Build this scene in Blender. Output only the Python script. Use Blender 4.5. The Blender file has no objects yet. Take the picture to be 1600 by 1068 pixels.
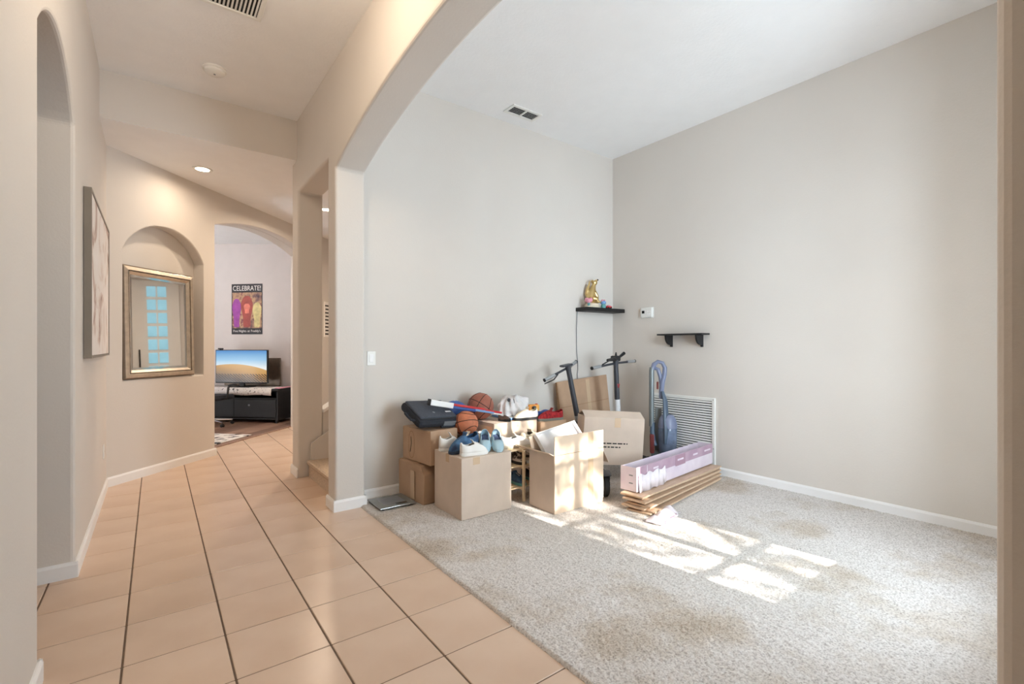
import bpy, bmesh, math, random
from math import sin, cos, pi, radians as R
from mathutils import Vector, Matrix, Euler, noise
from mathutils.geometry import tessellate_polygon
random.seed(7)
SC = bpy.context.scene
COL = SC.collection

# ------------------------------------------------------------------ camera
F_PX, HOR = 742.0, 541.0
cam_d = bpy.data.cameras.new('camera'); cam = bpy.data.objects.new('camera', cam_d); COL.objects.link(cam)
cam_d.sensor_fit = 'HORIZONTAL'; cam_d.sensor_width = 36.0; cam_d.lens = 36.0*F_PX/1600.0
cam_d.shift_y = (HOR-534.0)/1600.0
cam_d.clip_start = 0.02; cam_d.clip_end = 200
YAW = math.atan2(557, 742)
cam.location = (0, 0, 1.29); cam.rotation_euler = (pi/2, 0, -YAW)
SC.camera = cam

# ------------------------------------------------------------------ world, sun, daylight, exposure
W = bpy.data.worlds.new('world'); SC.world = W; W.use_nodes = True
wn = W.node_tree.nodes; wl = W.node_tree.links
bg = wn['Background']
bg.inputs['Color'].default_value = (0.75, 0.89, 1.0, 1); bg.inputs['Strength'].default_value = 28.5
sun_d = bpy.data.lights.new('sun', 'SUN'); sun = bpy.data.objects.new('sun', sun_d); COL.objects.link(sun)
SUN_DIR = Vector((-0.12, 1.0, -0.47)).normalized()
sun.rotation_euler = SUN_DIR.to_track_quat('-Z', 'Y').to_euler()
sun_d.energy = 26.0; sun_d.angle = R(0.6); sun_d.color = (1.0, 0.93, 0.84)
def area(name, loc, rot, sx, sy, portal=False, energy=0, color=(1, 1, 1)):
    d = bpy.data.lights.new(name, 'AREA'); d.shape = 'RECTANGLE'; d.size = sx; d.size_y = sy
    o = bpy.data.objects.new(name, d); COL.objects.link(o); o.location = loc; o.rotation_euler = rot
    d.energy = energy; d.color = color
    if portal: d.cycles.is_portal = True
    return o
area('window_portal', (2.995, -0.2, 1.66), (R(90), 0, 0), 0.9, 2.34, portal=True)
SC.view_settings.view_transform = 'Standard'; SC.view_settings.look = 'None'
SC.view_settings.gamma = 1.0; SC.view_settings.use_curve_mapping = False
SC.view_settings.exposure = 0.08
SC.cycles.max_bounces = 12; SC.cycles.diffuse_bounces = 7; SC.cycles.glossy_bounces = 6
SC.cycles.sample_clamp_indirect = 6.0
SC.cycles.use_denoising = True

# ------------------------------------------------------------------ materials
def lin(c):
    return tuple(((x/255.0)/12.92 if x/255.0 <= 0.04045 else ((x/255.0+0.055)/1.055)**2.4) for x in c)
MATS = {}
def mat(name, c, rough=0.6, metal=0.0, var=0.06, vscale=6.0, bump=0.0, bscale=120.0, c2=None, alpha=None, trans=0.0,
        emit=None, estr=0.0, coat=0.0, coords='Object', mixlo=0.35, mixhi=0.65, stretch=None):
    m = bpy.data.materials.new(name); m.use_nodes = True
    nt = m.node_tree; N = nt.nodes; L = nt.links; b = N['Principled BSDF']
    a = lin(c)
    tc = N.new('ShaderNodeTexCoord')
    src = tc.outputs[coords]
    if stretch:
        mp = N.new('ShaderNodeMapping'); mp.inputs['Scale'].default_value = stretch
        L.new(src, mp.inputs['Vector']); src = mp.outputs['Vector']
    no = N.new('ShaderNodeTexNoise'); no.inputs['Scale'].default_value = vscale; no.inputs['Detail'].default_value = 5
    L.new(src, no.inputs['Vector'])
    cr = N.new('ShaderNodeValToRGB')
    if c2 is None:
        lo = tuple(max(0, x*(1-var)) for x in a); hi = tuple(min(1, x*(1+var)) for x in a)
    else:
        lo, hi = a, lin(c2)
    cr.color_ramp.elements[0].color = (*lo, 1); cr.color_ramp.elements[1].color = (*hi, 1)
    cr.color_ramp.elements[0].position = mixlo; cr.color_ramp.elements[1].position = mixhi
    L.new(no.outputs['Fac'], cr.inputs['Fac']); L.new(cr.outputs['Color'], b.inputs['Base Color'])
    b.inputs['Roughness'].default_value = rough; b.inputs['Metallic'].default_value = metal
    if bump > 0:
        n2 = N.new('ShaderNodeTexNoise'); n2.inputs['Scale'].default_value = bscale; n2.inputs['Detail'].default_value = 3
        L.new(src, n2.inputs['Vector'])
        bp = N.new('ShaderNodeBump'); bp.inputs['Strength'].default_value = bump; bp.inputs['Distance'].default_value = 0.004
        L.new(n2.outputs['Fac'], bp.inputs['Height']); L.new(bp.outputs['Normal'], b.inputs['Normal'])
    if trans: b.inputs['Transmission Weight'].default_value = trans
    if alpha is not None: b.inputs['Alpha'].default_value = alpha
    if coat: b.inputs['Coat Weight'].default_value = coat
    if emit is not None:
        b.inputs['Emission Color'].default_value = (*lin(emit), 1); b.inputs['Emission Strength'].default_value = estr
    MATS[name] = m
    return m

mat('paint', (217, 211, 204), 0.75, var=0.015, vscale=1.5, bump=0.2, bscale=75)
mat('paint_office', (214, 206, 202), 0.8, var=0.015, bump=0.1, bscale=90)
mat('ceiling_white', (244, 245, 246), 0.9, var=0.01, bump=0.35, bscale=45)
mat('trim_white', (243, 243, 243), 0.4, var=0.01)
mat('plastic_white', (236, 236, 232), 0.4, var=0.01)
mat('grout', (112, 92, 76), 0.9, var=0.12, vscale=20)
mat('tile', (219, 194, 172), 0.30, c2=(206, 177, 153), vscale=2.6, bump=0.03, bscale=25, mixlo=0.3, mixhi=0.75)
mat('tile_b', (222, 198, 177), 0.32, c2=(210, 182, 159), vscale=3.1, bump=0.03, bscale=25, mixlo=0.3, mixhi=0.75)
mat('carpet_stair', (206, 186, 164), 0.95, var=0.14, vscale=55, bump=0.8, bscale=220)
mat('wood_a', (150, 118, 100), 0.45, c2=(112, 84, 70), vscale=3, stretch=(1.5, 14, 1))
mat('wood_b', (132, 102, 86), 0.45, c2=(96, 72, 60), vscale=3, stretch=(1.5, 14, 1))
mat('wood_c', (166, 136, 116), 0.45, c2=(128, 98, 82), vscale=3, stretch=(1.5, 14, 1))
mat('card', (208, 190, 174), 0.85, var=0.05, vscale=5, bump=0.06, bscale=60)
mat('card_dark', (182, 151, 124), 0.85, var=0.07, vscale=5, bump=0.06, bscale=60)
mat('card_pale', (212, 190, 168), 0.85, var=0.05, vscale=5, bump=0.06, bscale=60)
mat('card_edge', (160, 126, 96), 0.9, var=0.1, vscale=40)
mat('tape', (204, 176, 146), 0.25, var=0.03)
mat('ink', (40, 36, 34), 0.8)
mat('black', (26, 26, 28), 0.5, var=0.1)
mat('black_wood', (16, 13, 13), 0.6, var=0.15, vscale=12)
mat('black_gloss', (14, 14, 16), 0.2)
mat('fabric_dark', (68, 72, 82), 0.85, var=0.12, vscale=60, bump=0.2, bscale=400)
mat('fabric_darker', (38, 41, 49), 0.85, var=0.12, vscale=60, bump=0.2, bscale=400)
mat('grey_plastic', (120, 124, 130), 0.4, var=0.04)
mat('steel', (190, 192, 196), 0.25, metal=1.0, var=0.03)
mat('scale_glass', (118, 124, 124), 0.18, var=0.03, coat=0.6)
mat('rubber', (32, 32, 33), 0.8, var=0.1)
mat('ball_orange', (196, 118, 84), 0.6, var=0.1, vscale=30, bump=0.5, bscale=260)
mat('ball_brown', (160, 98, 80), 0.55, var=0.1, vscale=30, bump=0.5, bscale=260)
mat('ball_blue', (44, 92, 166), 0.45, var=0.1, vscale=12)
mat('ball_line', (38, 26, 24), 0.7)
mat('white_cloth', (232, 230, 232), 0.9, var=0.04, vscale=14, bump=0.2, bscale=120)
mat('grey_cloth', (150, 152, 166), 0.9, var=0.15, vscale=9, bump=0.3, bscale=90)
mat('dark_cloth', (58, 56, 62), 0.9, var=0.2, vscale=9, bump=0.3, bscale=90)
mat('peach', (236, 196, 166), 0.7, c2=(244, 226, 196), vscale=9)
mat('red', (196, 44, 48), 0.5, var=0.06)
mat('red_knit', (178, 42, 46), 0.95, c2=(120, 22, 30), vscale=55, bump=1.0, bscale=90)
mat('blue', (48, 82, 150), 0.5, var=0.08)
mat('pale_blue', (176, 206, 220), 0.6, var=0.04)
mat('navy', (52, 66, 100), 0.85, c2=(84, 98, 132), vscale=60)
mat('denim_blue', (70, 112, 150), 0.75, c2=(40, 62, 96), vscale=18)
mat('sole_navy', (44, 58, 78), 0.6)
mat('white_leather', (236, 234, 230), 0.55, var=0.02, vscale=10)
mat('cream_leather', (226, 214, 192), 0.65, var=0.04, vscale=10)
mat('cream_sole', (206, 198, 178), 0.7)
mat('grey_sole', (120, 118, 108), 0.8, var=0.1)
mat('brown_shoe', (92, 70, 62), 0.6, var=0.15, vscale=20)
mat('patchwork', (66, 54, 50), 0.8, c2=(200, 190, 180), vscale=18, mixlo=0.47, mixhi=0.53)
mat('lining', (70, 70, 76), 0.95)
mat('orange', (240, 140, 60), 0.5, c2=(250, 200, 90), vscale=10)
mat('bamboo', (222, 200, 166), 0.5, var=0.1, vscale=6)
mat('scooter_grey', (70, 72, 78), 0.4, metal=0.3, var=0.05)
mat('scooter_silver', (178, 182, 186), 0.35, metal=0.6, var=0.03)
mat('scooter_white', (228, 229, 230), 0.35, var=0.02)
mat('vac_purple', (124, 132, 158), 0.35, var=0.05)
mat('vac_grey', (132, 140, 142), 0.35, metal=0.4, var=0.04)
mat('vac_steel_blue', (78, 94, 112), 0.4, var=0.06)
mat('vac_bin', (134, 150, 178), 0.15, var=0.2, vscale=14, trans=0.35)
mat('vac_red', (120, 48, 44), 0.5)
mat('gold', (214, 188, 132), 0.3, metal=1.0, var=0.06)
mat('pink', (232, 160, 176), 0.6)
mat('teal', (90, 150, 150), 0.5)
mat('sky_blue', (120, 160, 208), 0.5)
mat('carton_mauve', (178, 152, 168), 0.6, c2=(164, 136, 154), vscale=7)
mat('carton_mauve_dark', (158, 126, 142), 0.6, var=0.06)
mat('carton_white', (224, 214, 222), 0.55, c2=(208, 194, 208), vscale=5)
mat('plank_face', (196, 170, 146), 0.45, c2=(176, 146, 120), vscale=4, stretch=(2, 18, 2))
mat('plank_core', (206, 180, 152), 0.8, var=0.1, vscale=40)
mat('plastic_wrap', (238, 230, 238), 0.12, var=0.04, vscale=20, bump=0.6, bscale=25, coat=0.5)
mat('frame_grey', (134, 126, 116), 0.4, metal=0.3, var=0.06)
mat('frame_bronze', (206, 194, 178), 0.3, metal=0.7, var=0.1, vscale=18)
mat('frame_bronze_dark', (128, 114, 100), 0.35, metal=0.6, var=0.1, vscale=18)
mat('mirror', (236, 238, 238), 0.015, metal=1.0, var=0.0)
mat('bevel_glass', (200, 204, 206), 0.05, metal=1.0, var=0.0)
mat('lamp_glow', (255, 246, 230), 0.5, emit=(255, 240, 216), estr=16)
mat('vent_dark', (74, 74, 72), 0.8)
mat('vent_backing', (24, 22, 22), 0.9)
mat('poster_black', (28, 22, 28), 0.5)
mat('poster_white', (240, 236, 232), 0.5)
mat('runner', (226, 222, 220), 0.9, c2=(60, 56, 60), vscale=26, mixlo=0.6, mixhi=0.64)
mat('rug', (226, 222, 218), 0.95, c2=(44, 40, 42), vscale=5.5, mixlo=0.55, mixhi=0.58, stretch=(1, 2.2, 1))
mat('bark', (96, 78, 62), 0.9, var=0.2, bump=0.6, bscale=20)
mat('leaf', (92, 118, 64), 0.7, var=0.2)
mat('concrete', (240, 239, 236), 0.9, var=0.08, vscale=3, bump=0.2, bscale=60)
mat('door_white', (230, 228, 224), 0.45, var=0.01)
mat('blue_glass_glow', (130, 176, 196), 0.2, var=0.1, vscale=4, emit=(146, 202, 222), estr=0.62)  # glow stands in for daylight coming through the panes
mat('clear_glass', (255, 255, 255), 0.0, var=0.0, alpha=0.08)
mat('sepia_ink', (150, 118, 104), 0.9)

def node_mat(name):
    m = bpy.data.materials.new(name); m.use_nodes = True
    MATS[name] = m
    return m, m.node_tree.nodes, m.node_tree.links, m.node_tree.nodes['Principled BSDF']
def ramp(N, pts):
    cr = N.new('ShaderNodeValToRGB'); e = cr.color_ramp.elements
    while len(e) > 1: e.remove(e[-1])
    e[0].position = pts[0][0]; e[0].color = (*lin(pts[0][1]), 1)
    for p, c in pts[1:]:
        k = e.new(p); k.color = (*lin(c), 1)
    return cr

# carpet: tufted pale pile with walked-in brown stains
m, N, L, b = node_mat('carpet')
tc = N.new('ShaderNodeTexCoord')
fine = N.new('ShaderNodeTexNoise'); fine.inputs['Scale'].default_value = 110; fine.inputs['Detail'].default_value = 3
L.new(tc.outputs['Object'], fine.inputs['Vector'])
r1 = ramp(N, [(0.28, (166, 160, 156)), (0.52, (214, 209, 205)), (0.8, (232, 230, 228))]); L.new(fine.outputs['Fac'], r1.inputs['Fac'])
big = N.new('ShaderNodeTexNoise'); big.inputs['Scale'].default_value = 1.15; big.inputs['Detail'].default_value = 6; big.inputs['Roughness'].default_value = 0.62
L.new(tc.outputs['Object'], big.inputs['Vector'])
r2 = ramp(N, [(0.50, (255, 255, 255)), (0.60, (234, 227, 217)), (0.74, (204, 190, 172))]); L.new(big.outputs['Fac'], r2.inputs['Fac'])
mx = N.new('ShaderNodeMix'); mx.data_type = 'RGBA'; mx.blend_type = 'MULTIPLY'; mx.inputs['Factor'].default_value = 1.0
L.new(r1.outputs['Color'], mx.inputs['A']); L.new(r2.outputs['Color'], mx.inputs['B'])
L.new(mx.outputs['Result'], b.inputs['Base Color']); b.inputs['Roughness'].default_value = 1.0
b.inputs['Specular IOR Level'].default_value = 0.1
bp = N.new('ShaderNodeBump'); bp.inputs['Strength'].default_value = 0.5; bp.inputs['Distance'].default_value = 0.004
L.new(fine.outputs['Fac'], bp.inputs['Height']); L.new(bp.outputs['Normal'], b.inputs['Normal'])

# television picture: sand dune under a blue sky (flat print on a lit screen)
m, N, L, b = node_mat('screen_dune')
tc = N.new('ShaderNodeTexCoord'); sx = N.new('ShaderNodeSeparateXYZ'); L.new(tc.outputs['Generated'], sx.inputs[0])
def mth(op, a=None, bb=None, c=None):
    n = N.new('ShaderNodeMath'); n.operation = op
    for i, v in enumerate((a, bb, c)):
        if v is None: continue
        if isinstance(v, (int, float)): n.inputs[i].default_value = v
        else: L.new(v, n.inputs[i])
    return n.outputs[0]
u, v = sx.outputs['X'], sx.outputs['Z']
sky = ramp(N, [(0.45, (236, 240, 240)), (0.7, (150, 196, 226)), (1.0, (58, 132, 196))]); L.new(v, sky.inputs['Fac'])
du = mth('SUBTRACT', u, 0.33); ridge = mth('SUBTRACT', 0.57, mth('MULTIPLY', mth('MULTIPLY', du, du), 0.42))
wv = N.new('ShaderNodeTexWave'); wv.inputs['Scale'].default_value = 7; wv.inputs['Distortion'].default_value = 3; wv.bands_direction = 'DIAGONAL'
mp = N.new('ShaderNodeMapping'); mp.inputs['Scale'].default_value = (1.6, 1, 1.2); L.new(tc.outputs['Generated'], mp.inputs['Vector']); L.new(mp.outputs['Vector'], wv.inputs['Vector'])
dl = ramp(N, [(0.0, (60, 50, 48)), (0.25, (110, 86, 62)), (0.6, (196, 150, 88)), (1.0, (222, 180, 118))])
L.new(mth('ADD', mth('MULTIPLY', v, 1.1), mth('MULTIPLY', u, 0.35)), dl.inputs['Fac'])
rp = N.new('ShaderNodeMix'); rp.data_type = 'RGBA'; rp.inputs['B'].default_value = (*lin((48, 42, 42)), 1); L.new(dl.outputs['Color'], rp.inputs['A'])
L.new(mth('MULTIPLY', mth('GREATER_THAN', wv.outputs['Fac'], 0.62), mth('LESS_THAN', v, 0.26)), rp.inputs['Factor'])
mixs = N.new('ShaderNodeMix'); mixs.data_type = 'RGBA'
L.new(mth('GREATER_THAN', v, ridge), mixs.inputs['Factor']); L.new(rp.outputs['Result'], mixs.inputs['A']); L.new(sky.outputs['Color'], mixs.inputs['B'])
b.inputs['Base Color'].default_value = (0.01, 0.01, 0.01, 1); b.inputs['Roughness'].default_value = 0.25
L.new(mixs.outputs['Result'], b.inputs['Emission Color']); b.inputs['Emission Strength'].default_value = 0.95

# flower print on the framed canvas
m, N, L, b = node_mat('canvas_print')
tc = N.new('ShaderNodeTexCoord')
no = N.new('ShaderNodeTexNoise'); no.inputs['Scale'].default_value = 2.6; no.inputs['Detail'].default_value = 9; no.inputs['Distortion'].default_value = 1.8
mp = N.new('ShaderNodeMapping'); mp.inputs['Scale'].default_value = (1, 0.7, 0.9); L.new(tc.outputs['Object'], mp.inputs['Vector']); L.new(mp.outputs['Vector'], no.inputs['Vector'])
cr = ramp(N, [(0.3, (238, 234, 231)), (0.52, (234, 228, 223)), (0.60, (206, 188, 178)), (0.68, (160, 132, 122)), (0.74, (228, 216, 209))])
L.new(no.outputs['Fac'], cr.inputs['Fac']); L.new(cr.outputs['Color'], b.inputs['Base Color']); b.inputs['Roughness'].default_value = 0.8
# muddled stage colours of the poster (plain stand-in print)
m, N, L, b = node_mat('poster_print')
tc = N.new('ShaderNodeTexCoord'); no = N.new('ShaderNodeTexNoise'); no.inputs['Scale'].default_value = 7; no.inputs['Detail'].default_value = 4
L.new(tc.outputs['Object'], no.inputs['Vector'])
cr = ramp(N, [(0.32, (58, 30, 50)), (0.44, (132, 96, 84)), (0.54, (188, 150, 112)), (0.64, (110, 44, 60)), (0.75, (210, 180, 140))])
L.new(no.outputs['Fac'], cr.inputs['Fac']); L.new(cr.outputs['Color'], b.inputs['Base Color']); b.inputs['Roughness'].default_value = 0.5
for nm, c in (('poster_purple', (150, 62, 150)), ('poster_rust', (150, 62, 52)), ('poster_salmon', (212, 118, 100)), ('poster_straw', (206, 190, 132))):
    mat(nm, c, 0.5, var=0.2, vscale=12)

# ------------------------------------------------------------------ mesh helpers
def box(bm, x0, x1, y0, y1, z0, z1, M=None):
    vs = [bm.verts.new((x, y, z)) for z in (z0, z1) for y in (y0, y1) for x in (x0, x1)]
    for f in ((0, 2, 3, 1), (4, 5, 7, 6), (0, 1, 5, 4), (2, 6, 7, 3), (0, 4, 6, 2), (1, 3, 7, 5)):
        bm.faces.new([vs[i] for i in f])
    if M is not None: bmesh.ops.transform(bm, matrix=M, verts=vs)
    return vs
def rbox(bm, x0, x1, y0, y1, z0, z1, r=0.01, seg=2, M=None):
    t = bmesh.new(); box(t, x0, x1, y0, y1, z0, z1)
    r = min(r, 0.49*min(x1-x0, y1-y0, z1-z0))
    bmesh.ops.bevel(t, geom=t.edges[:], offset=r, segments=seg, profile=0.5, affect='EDGES')
    if M is not None: bmesh.ops.transform(t, matrix=M, verts=t.verts)
    merge(bm, t)
def merge(bm, t):
    me = bpy.data.meshes.new('tmp'); t.to_mesh(me); t.free(); bm.from_mesh(me); bpy.data.meshes.remove(me)
def tube(bm, pts, r, n=10, caps=True, flat=1.0):
    pts = [Vector(p) for p in pts]; rr = r if isinstance(r, (list, tuple)) else [r]*len(pts)
    rings = []; up = Vector((0, 0, 1)); prev = None
    for i, p in enumerate(pts):
        d = (pts[min(i+1, len(pts)-1)]-pts[max(i-1, 0)]).normalized()
        if prev is None:
            a = d.cross(up)
            if a.length < 1e-3: a = d.cross(Vector((1, 0, 0)))
        else:
            a = prev - d*prev.dot(d)
        a.normalize(); prev = a; c = a.cross(d)
        rings.append([bm.verts.new(p + (a*cos(2*pi*k/n) + c*sin(2*pi*k/n)*flat)*rr[i]) for k in range(n)])
    for A, B in zip(rings, rings[1:]):
        for k in range(n): bm.faces.new((A[k], A[(k+1) % n], B[(k+1) % n], B[k]))
    if caps:
        bm.faces.new(rings[0][::-1]); bm.faces.new(rings[-1])
def lathe(bm, prof, n=20, M=None, caps=True):
    rings = []; vs = []
    for (r, z) in prof:
        ring = [bm.verts.new((r*cos(2*pi*k/n), r*sin(2*pi*k/n), z)) for k in range(n)]
        rings.append(ring); vs += ring
    for A, B in zip(rings, rings[1:]):
        for k in range(n): bm.faces.new((A[k], A[(k+1) % n], B[(k+1) % n], B[k]))
    if caps: bm.faces.new(rings[0][::-1]); bm.faces.new(rings[-1])
    if M is not None: bmesh.ops.transform(bm, matrix=M, verts=vs)
def ball(bm, c, r, u=16, v=10, sc=(1, 1, 1), M=None):
    t = Matrix.Translation(c) @ Matrix.Diagonal((*sc, 1))
    if M is not None: t = M @ t
    bmesh.ops.create_uvsphere(bm, u_segments=u, v_segments=v, radius=r, matrix=t)
def prism(bm, loops, t0, t1, fn):
    """loops: outer + holes in (s,z); fn(s,z,t)->xyz"""
    tess = tessellate_polygon([[Vector((s, z, 0)) for s, z in lp] for lp in loops])
    flat = [p for lp in loops for p in lp]
    A = [bm.verts.new(fn(s, z, t0)) for s, z in flat]; B = [bm.verts.new(fn(s, z, t1)) for s, z in flat]
    if len(loops) == 1:
        bm.faces.new(A); bm.faces.new(B[::-1]); tess = []
    for tri in tess:
        try:
            bm.faces.new([A[i] for i in tri]); bm.faces.new([B[i] for i in reversed(tri)])
        except ValueError: pass
    o = 0
    for lp in loops:
        n = len(lp)
        for i in range(n):
            a, c = o+i, o+(i+1) % n
            bm.faces.new((A[a], A[c], B[c], B[a]))
        o += n
    bmesh.ops.recalc_face_normals(bm, faces=bm.faces[:])
def loft(bm, rings, closed=True, cap=True):
    RV = [[bm.verts.new(p) for p in r] for r in rings]
    n = len(RV[0])
    for A, B in zip(RV, RV[1:]):
        for k in range(n if closed else n-1): bm.faces.new((A[k], A[(k+1) % n], B[(k+1) % n], B[k]))
    if cap and closed:
        bm.faces.new(RV[0][::-1]); bm.faces.new(RV[-1])
def obj(name, bm, m, parent=None, loc=None, rot=None, smooth=False, bevel=0.0, solid=0.0, sub=0, angle=40):
    me = bpy.data.meshes.new(name)
    bmesh.ops.recalc_face_normals(bm, faces=bm.faces[:])
    bm.to_mesh(me); bm.free()
    me.materials.append(MATS[m])
    if smooth:
        for p in me.polygons: p.use_smooth = True
        if smooth == 'angle':
            try: me.set_sharp_from_angle(angle=R(angle))
            except Exception: pass
    o = bpy.data.objects.new(name, me); COL.objects.link(o)
    if parent is not None: o.parent = parent
    if loc: o.location = loc
    if rot: o.rotation_euler = rot
    if solid:
        s = o.modifiers.new('solid', 'SOLIDIFY'); s.thickness = solid; s.offset = 0
    if bevel:
        v = o.modifiers.new('bevel', 'BEVEL'); v.width = bevel; v.segments = 3; v.limit_method = 'ANGLE'; v.angle_limit = R(35)
        v.use_clamp_overlap = True
    if sub:
        s = o.modifiers.new('sub', 'SUBSURF'); s.levels = sub; s.render_levels = sub
    return o
def nb(): return bmesh.new()
def part_box(name, m, parent, x0, x1, y0, y1, z0, z1, r=0.004, M=None):
    b = nb(); rbox(b, x0, x1, y0, y1, z0, z1, r, 2, M); return obj(name, b, m, parent)
def part_tube(name, m, parent, pts, r, n=10, flat=1.0):
    b = nb(); tube(b, pts, r, n, True, flat); return obj(name, b, m, parent, smooth='angle')
def thing(name, label, cat, loc=(0, 0, 0), rot=(0, 0, 0), group=None):
    o = bpy.data.objects.new(name, None); COL.objects.link(o); o.empty_display_size = 0.1
    o.location = loc; o.rotation_euler = rot if isinstance(rot, (tuple, list)) else (0, 0, rot)
    o['label'] = label; o['category'] = cat
    if group: o['group'] = group
    return o
def tag(o, label, cat, group=None):
    o['label'] = label; o['category'] = cat
    if group: o['group'] = group
    return o
def struct(o, label=None):
    o['kind'] = 'structure'
    if label: o['label'] = label
    return o
def text_mesh(name, s, size, m, parent, M, extrude=0.0005, width=None):
    cu = bpy.data.curves.new(name, 'FONT'); cu.body = s; cu.size = size; cu.extrude = extrude; cu.align_x = 'CENTER'
    o = bpy.data.objects.new(name, cu); COL.objects.link(o)
    bpy.context.view_layer.update()
    dg = bpy.context.evaluated_depsgraph_get()
    me = bpy.data.meshes.new_from_object(o.evaluated_get(dg)); bpy.data.objects.remove(o)
    xs = [v.co.x for v in me.vertices]; w = max(xs)-min(xs)
    k = width/w if width else 1.0
    me.transform(Matrix.Diagonal((k, 1, 1, 1))); me.transform(M)
    me.materials.clear(); me.materials.append(MATS[m])
    q = bpy.data.objects.new(name, me); COL.objects.link(q); q.parent = parent
    return q
def arc(s0, s1, z, rise, n=24):
    """segmental arch points from (s0,z) to (s1,z)"""
    h = (s1-s0)/2; c = (s0+s1)/2; rad = (h*h+rise*rise)/(2*rise); zc = z+rise-rad; a0 = math.asin(min(1, h/rad))
    return [(c+rad*sin(-a0+2*a0*i/n), zc+rad*cos(-a0+2*a0*i/n)) for i in range(n+1)]

# ------------------------------------------------------------------ room dimensions
XL, XH, XA, XR = -0.36, 1.12, 1.357, 4.50       # left wall, hall side of arch wall, living side, right wall
YB, YF = 3.93, 0.0                              # living back wall, living front wall
ZH, ZLOW, ZL = 3.52, 3.13, 3.59                 # hall ceiling, low ceiling, living ceiling
yzx = lambda s, z, t: (t, s, z)                 # wall running along Y
xzy = lambda s, z, t: (s, t, z)                 # wall running along X

# floor slab (grout bed) and its tiles
b = nb(); box(b, -2.6, 6.2, -1.7, 12.5, -0.12, -0.003)
floor = struct(obj('floor', b, 'grout'))
TX, TY, P, PY = -0.108, 2.114, 0.358, 0.3575
def tile_mesh(name):
    b = nb(); x, y = (P-0.0075)/2, (PY-0.0055)/2
    rbox(b, -x, x, -y, y, -0.010, 0.0, 0.0025, 1)
    me = bpy.data.meshes.new(name); b.to_mesh(me); b.free(); return me
tms = []
for k, mm in enumerate(('tile', 'tile_b')):
    me = tile_mesh('tile%d' % k); me.materials.append(MATS[mm]); tms.append(me)
for i in range(-3, 12):
    for j in range(-10, 19):
        x0 = TX+P*i; y0 = TY+PY*j; cx, cy = x0+P/2, y0+PY/2
        if i < -1 and not (2.2 < cy < 3.95): continue
        if i > 3 and cy < 5.3: continue
        if i > 6 and cy > 7.2: continue
        if cx < XL-0.2 and cy > 3.95: continue
        if cy-cx > 6.5+0.36: continue
        if i == -1 and cy > 6.3: continue
        o = bpy.data.objects.new('tile', tms[random.randint(0, 1)])
        if abs((cy-cx)-6.5) < 0.36 and cx > 0.2:
            b = nb(); b.from_mesh(o.data); q = 0.7071
            bmesh.ops.bisect_plane(b, geom=b.verts[:]+b.edges[:]+b.faces[:], plane_co=(cx*0-0, 0, 0) if False else Vector((0-cx, 6.5-cy, 0)), plane_no=(-q, q, 0), clear_outer=True)
            if len(b.faces) < 3: b.free(); bpy.data.objects.remove(o); continue
            me = bpy.data.meshes.new('tile_cut'); b.to_mesh(me); b.free(); me.materials.append(MATS['tile']); o.data = me
        COL.objects.link(o); o.parent = floor; o.location = (cx, cy, random.uniform(-0.0004, 0.0))

# carpet with real tufted relief
import numpy as np
nx, ny = 360, 440
gx = np.linspace(1.318, XR, nx); gy = np.linspace(YF, YB, ny)
rs = np.random.RandomState(3)
zz = 0.012 + rs.uniform(-0.0035, 0.0035, (ny, nx))
zz[:, 0] = 0.0
GX, GY = np.meshgrid(gx, gy)
jx = rs.uniform(-0.003, 0.003, GX.shape); jx[:, 0] = rs.uniform(-0.004, 0.002, ny); jx[:, -1] = 0
co = np.stack([GX+jx, GY, zz], -1).reshape(-1, 3)
idx = np.arange(nx*ny).reshape(ny, nx)
quads = np.stack([idx[:-1, :-1], idx[:-1, 1:], idx[1:, 1:], idx[1:, :-1]], -1).reshape(-1, 4)
me = bpy.data.meshes.new('floor_carpet'); me.vertices.add(len(co)); me.vertices.foreach_set('co', co.ravel())
me.loops.add(quads.size); me.loops.foreach_set('vertex_index', quads.ravel().astype(np.int32))
me.polygons.add(len(quads)); me.polygons.foreach_set('loop_start', np.arange(0, quads.size, 4).astype(np.int32))
me.update(calc_edges=True); me.validate(); me.materials.append(MATS['carpet'])
carpet = bpy.data.objects.new('floor_carpet', me); COL.objects.link(carpet); struct(carpet)

# arch wall between hall and living room: arched opening, stair opening
lp = [(-1.5, -0.05), (0.15, -0.05)] + arc(0.15, 3.79, 2.69, 0.28, 40) + [(3.79, -0.05), (3.985, -0.05), (3.985, 2.815), (5.0, 2.815), (5.0, -0.05), (5.24, -0.05), (5.24, 3.7), (-1.5, 3.7)]
b = nb(); prism(b, [lp], XH, XA, yzx)
struct(obj('wall_arch', b, 'paint', bevel=0.02))
# left wall with arched opening
lp = [(-1.5, -0.05), (2.545, -0.05)] + arc(2.545, 3.6, 2.53, 0.23, 20) + [(3.6, -0.05), (5.84, -0.05), (5.84, 3.6), (-1.5, 3.6)]
b = nb(); prism(b, [lp], XL, XL-0.22, yzx)
struct(obj('wall_left', b, 'paint', bevel=0.02))
# side room beyond the left opening
b = nb(); box(b, -2.5, -2.4, 1.4, 5.0, -0.05, 3.6); box(b, -2.4, XL-0.22, 1.4, 1.5, -0.05, 3.6); box(b, -2.4, XL-0.22, 4.7, 4.8, -0.05, 3.6)
struct(obj('wall_side_room', b, 'paint'))
b = nb(); box(b, -2.5, XL-0.1, 1.4, 4.8, 3.0, 3.1); struct(obj('ceiling_side_room', b, 'ceiling_white'))
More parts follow.
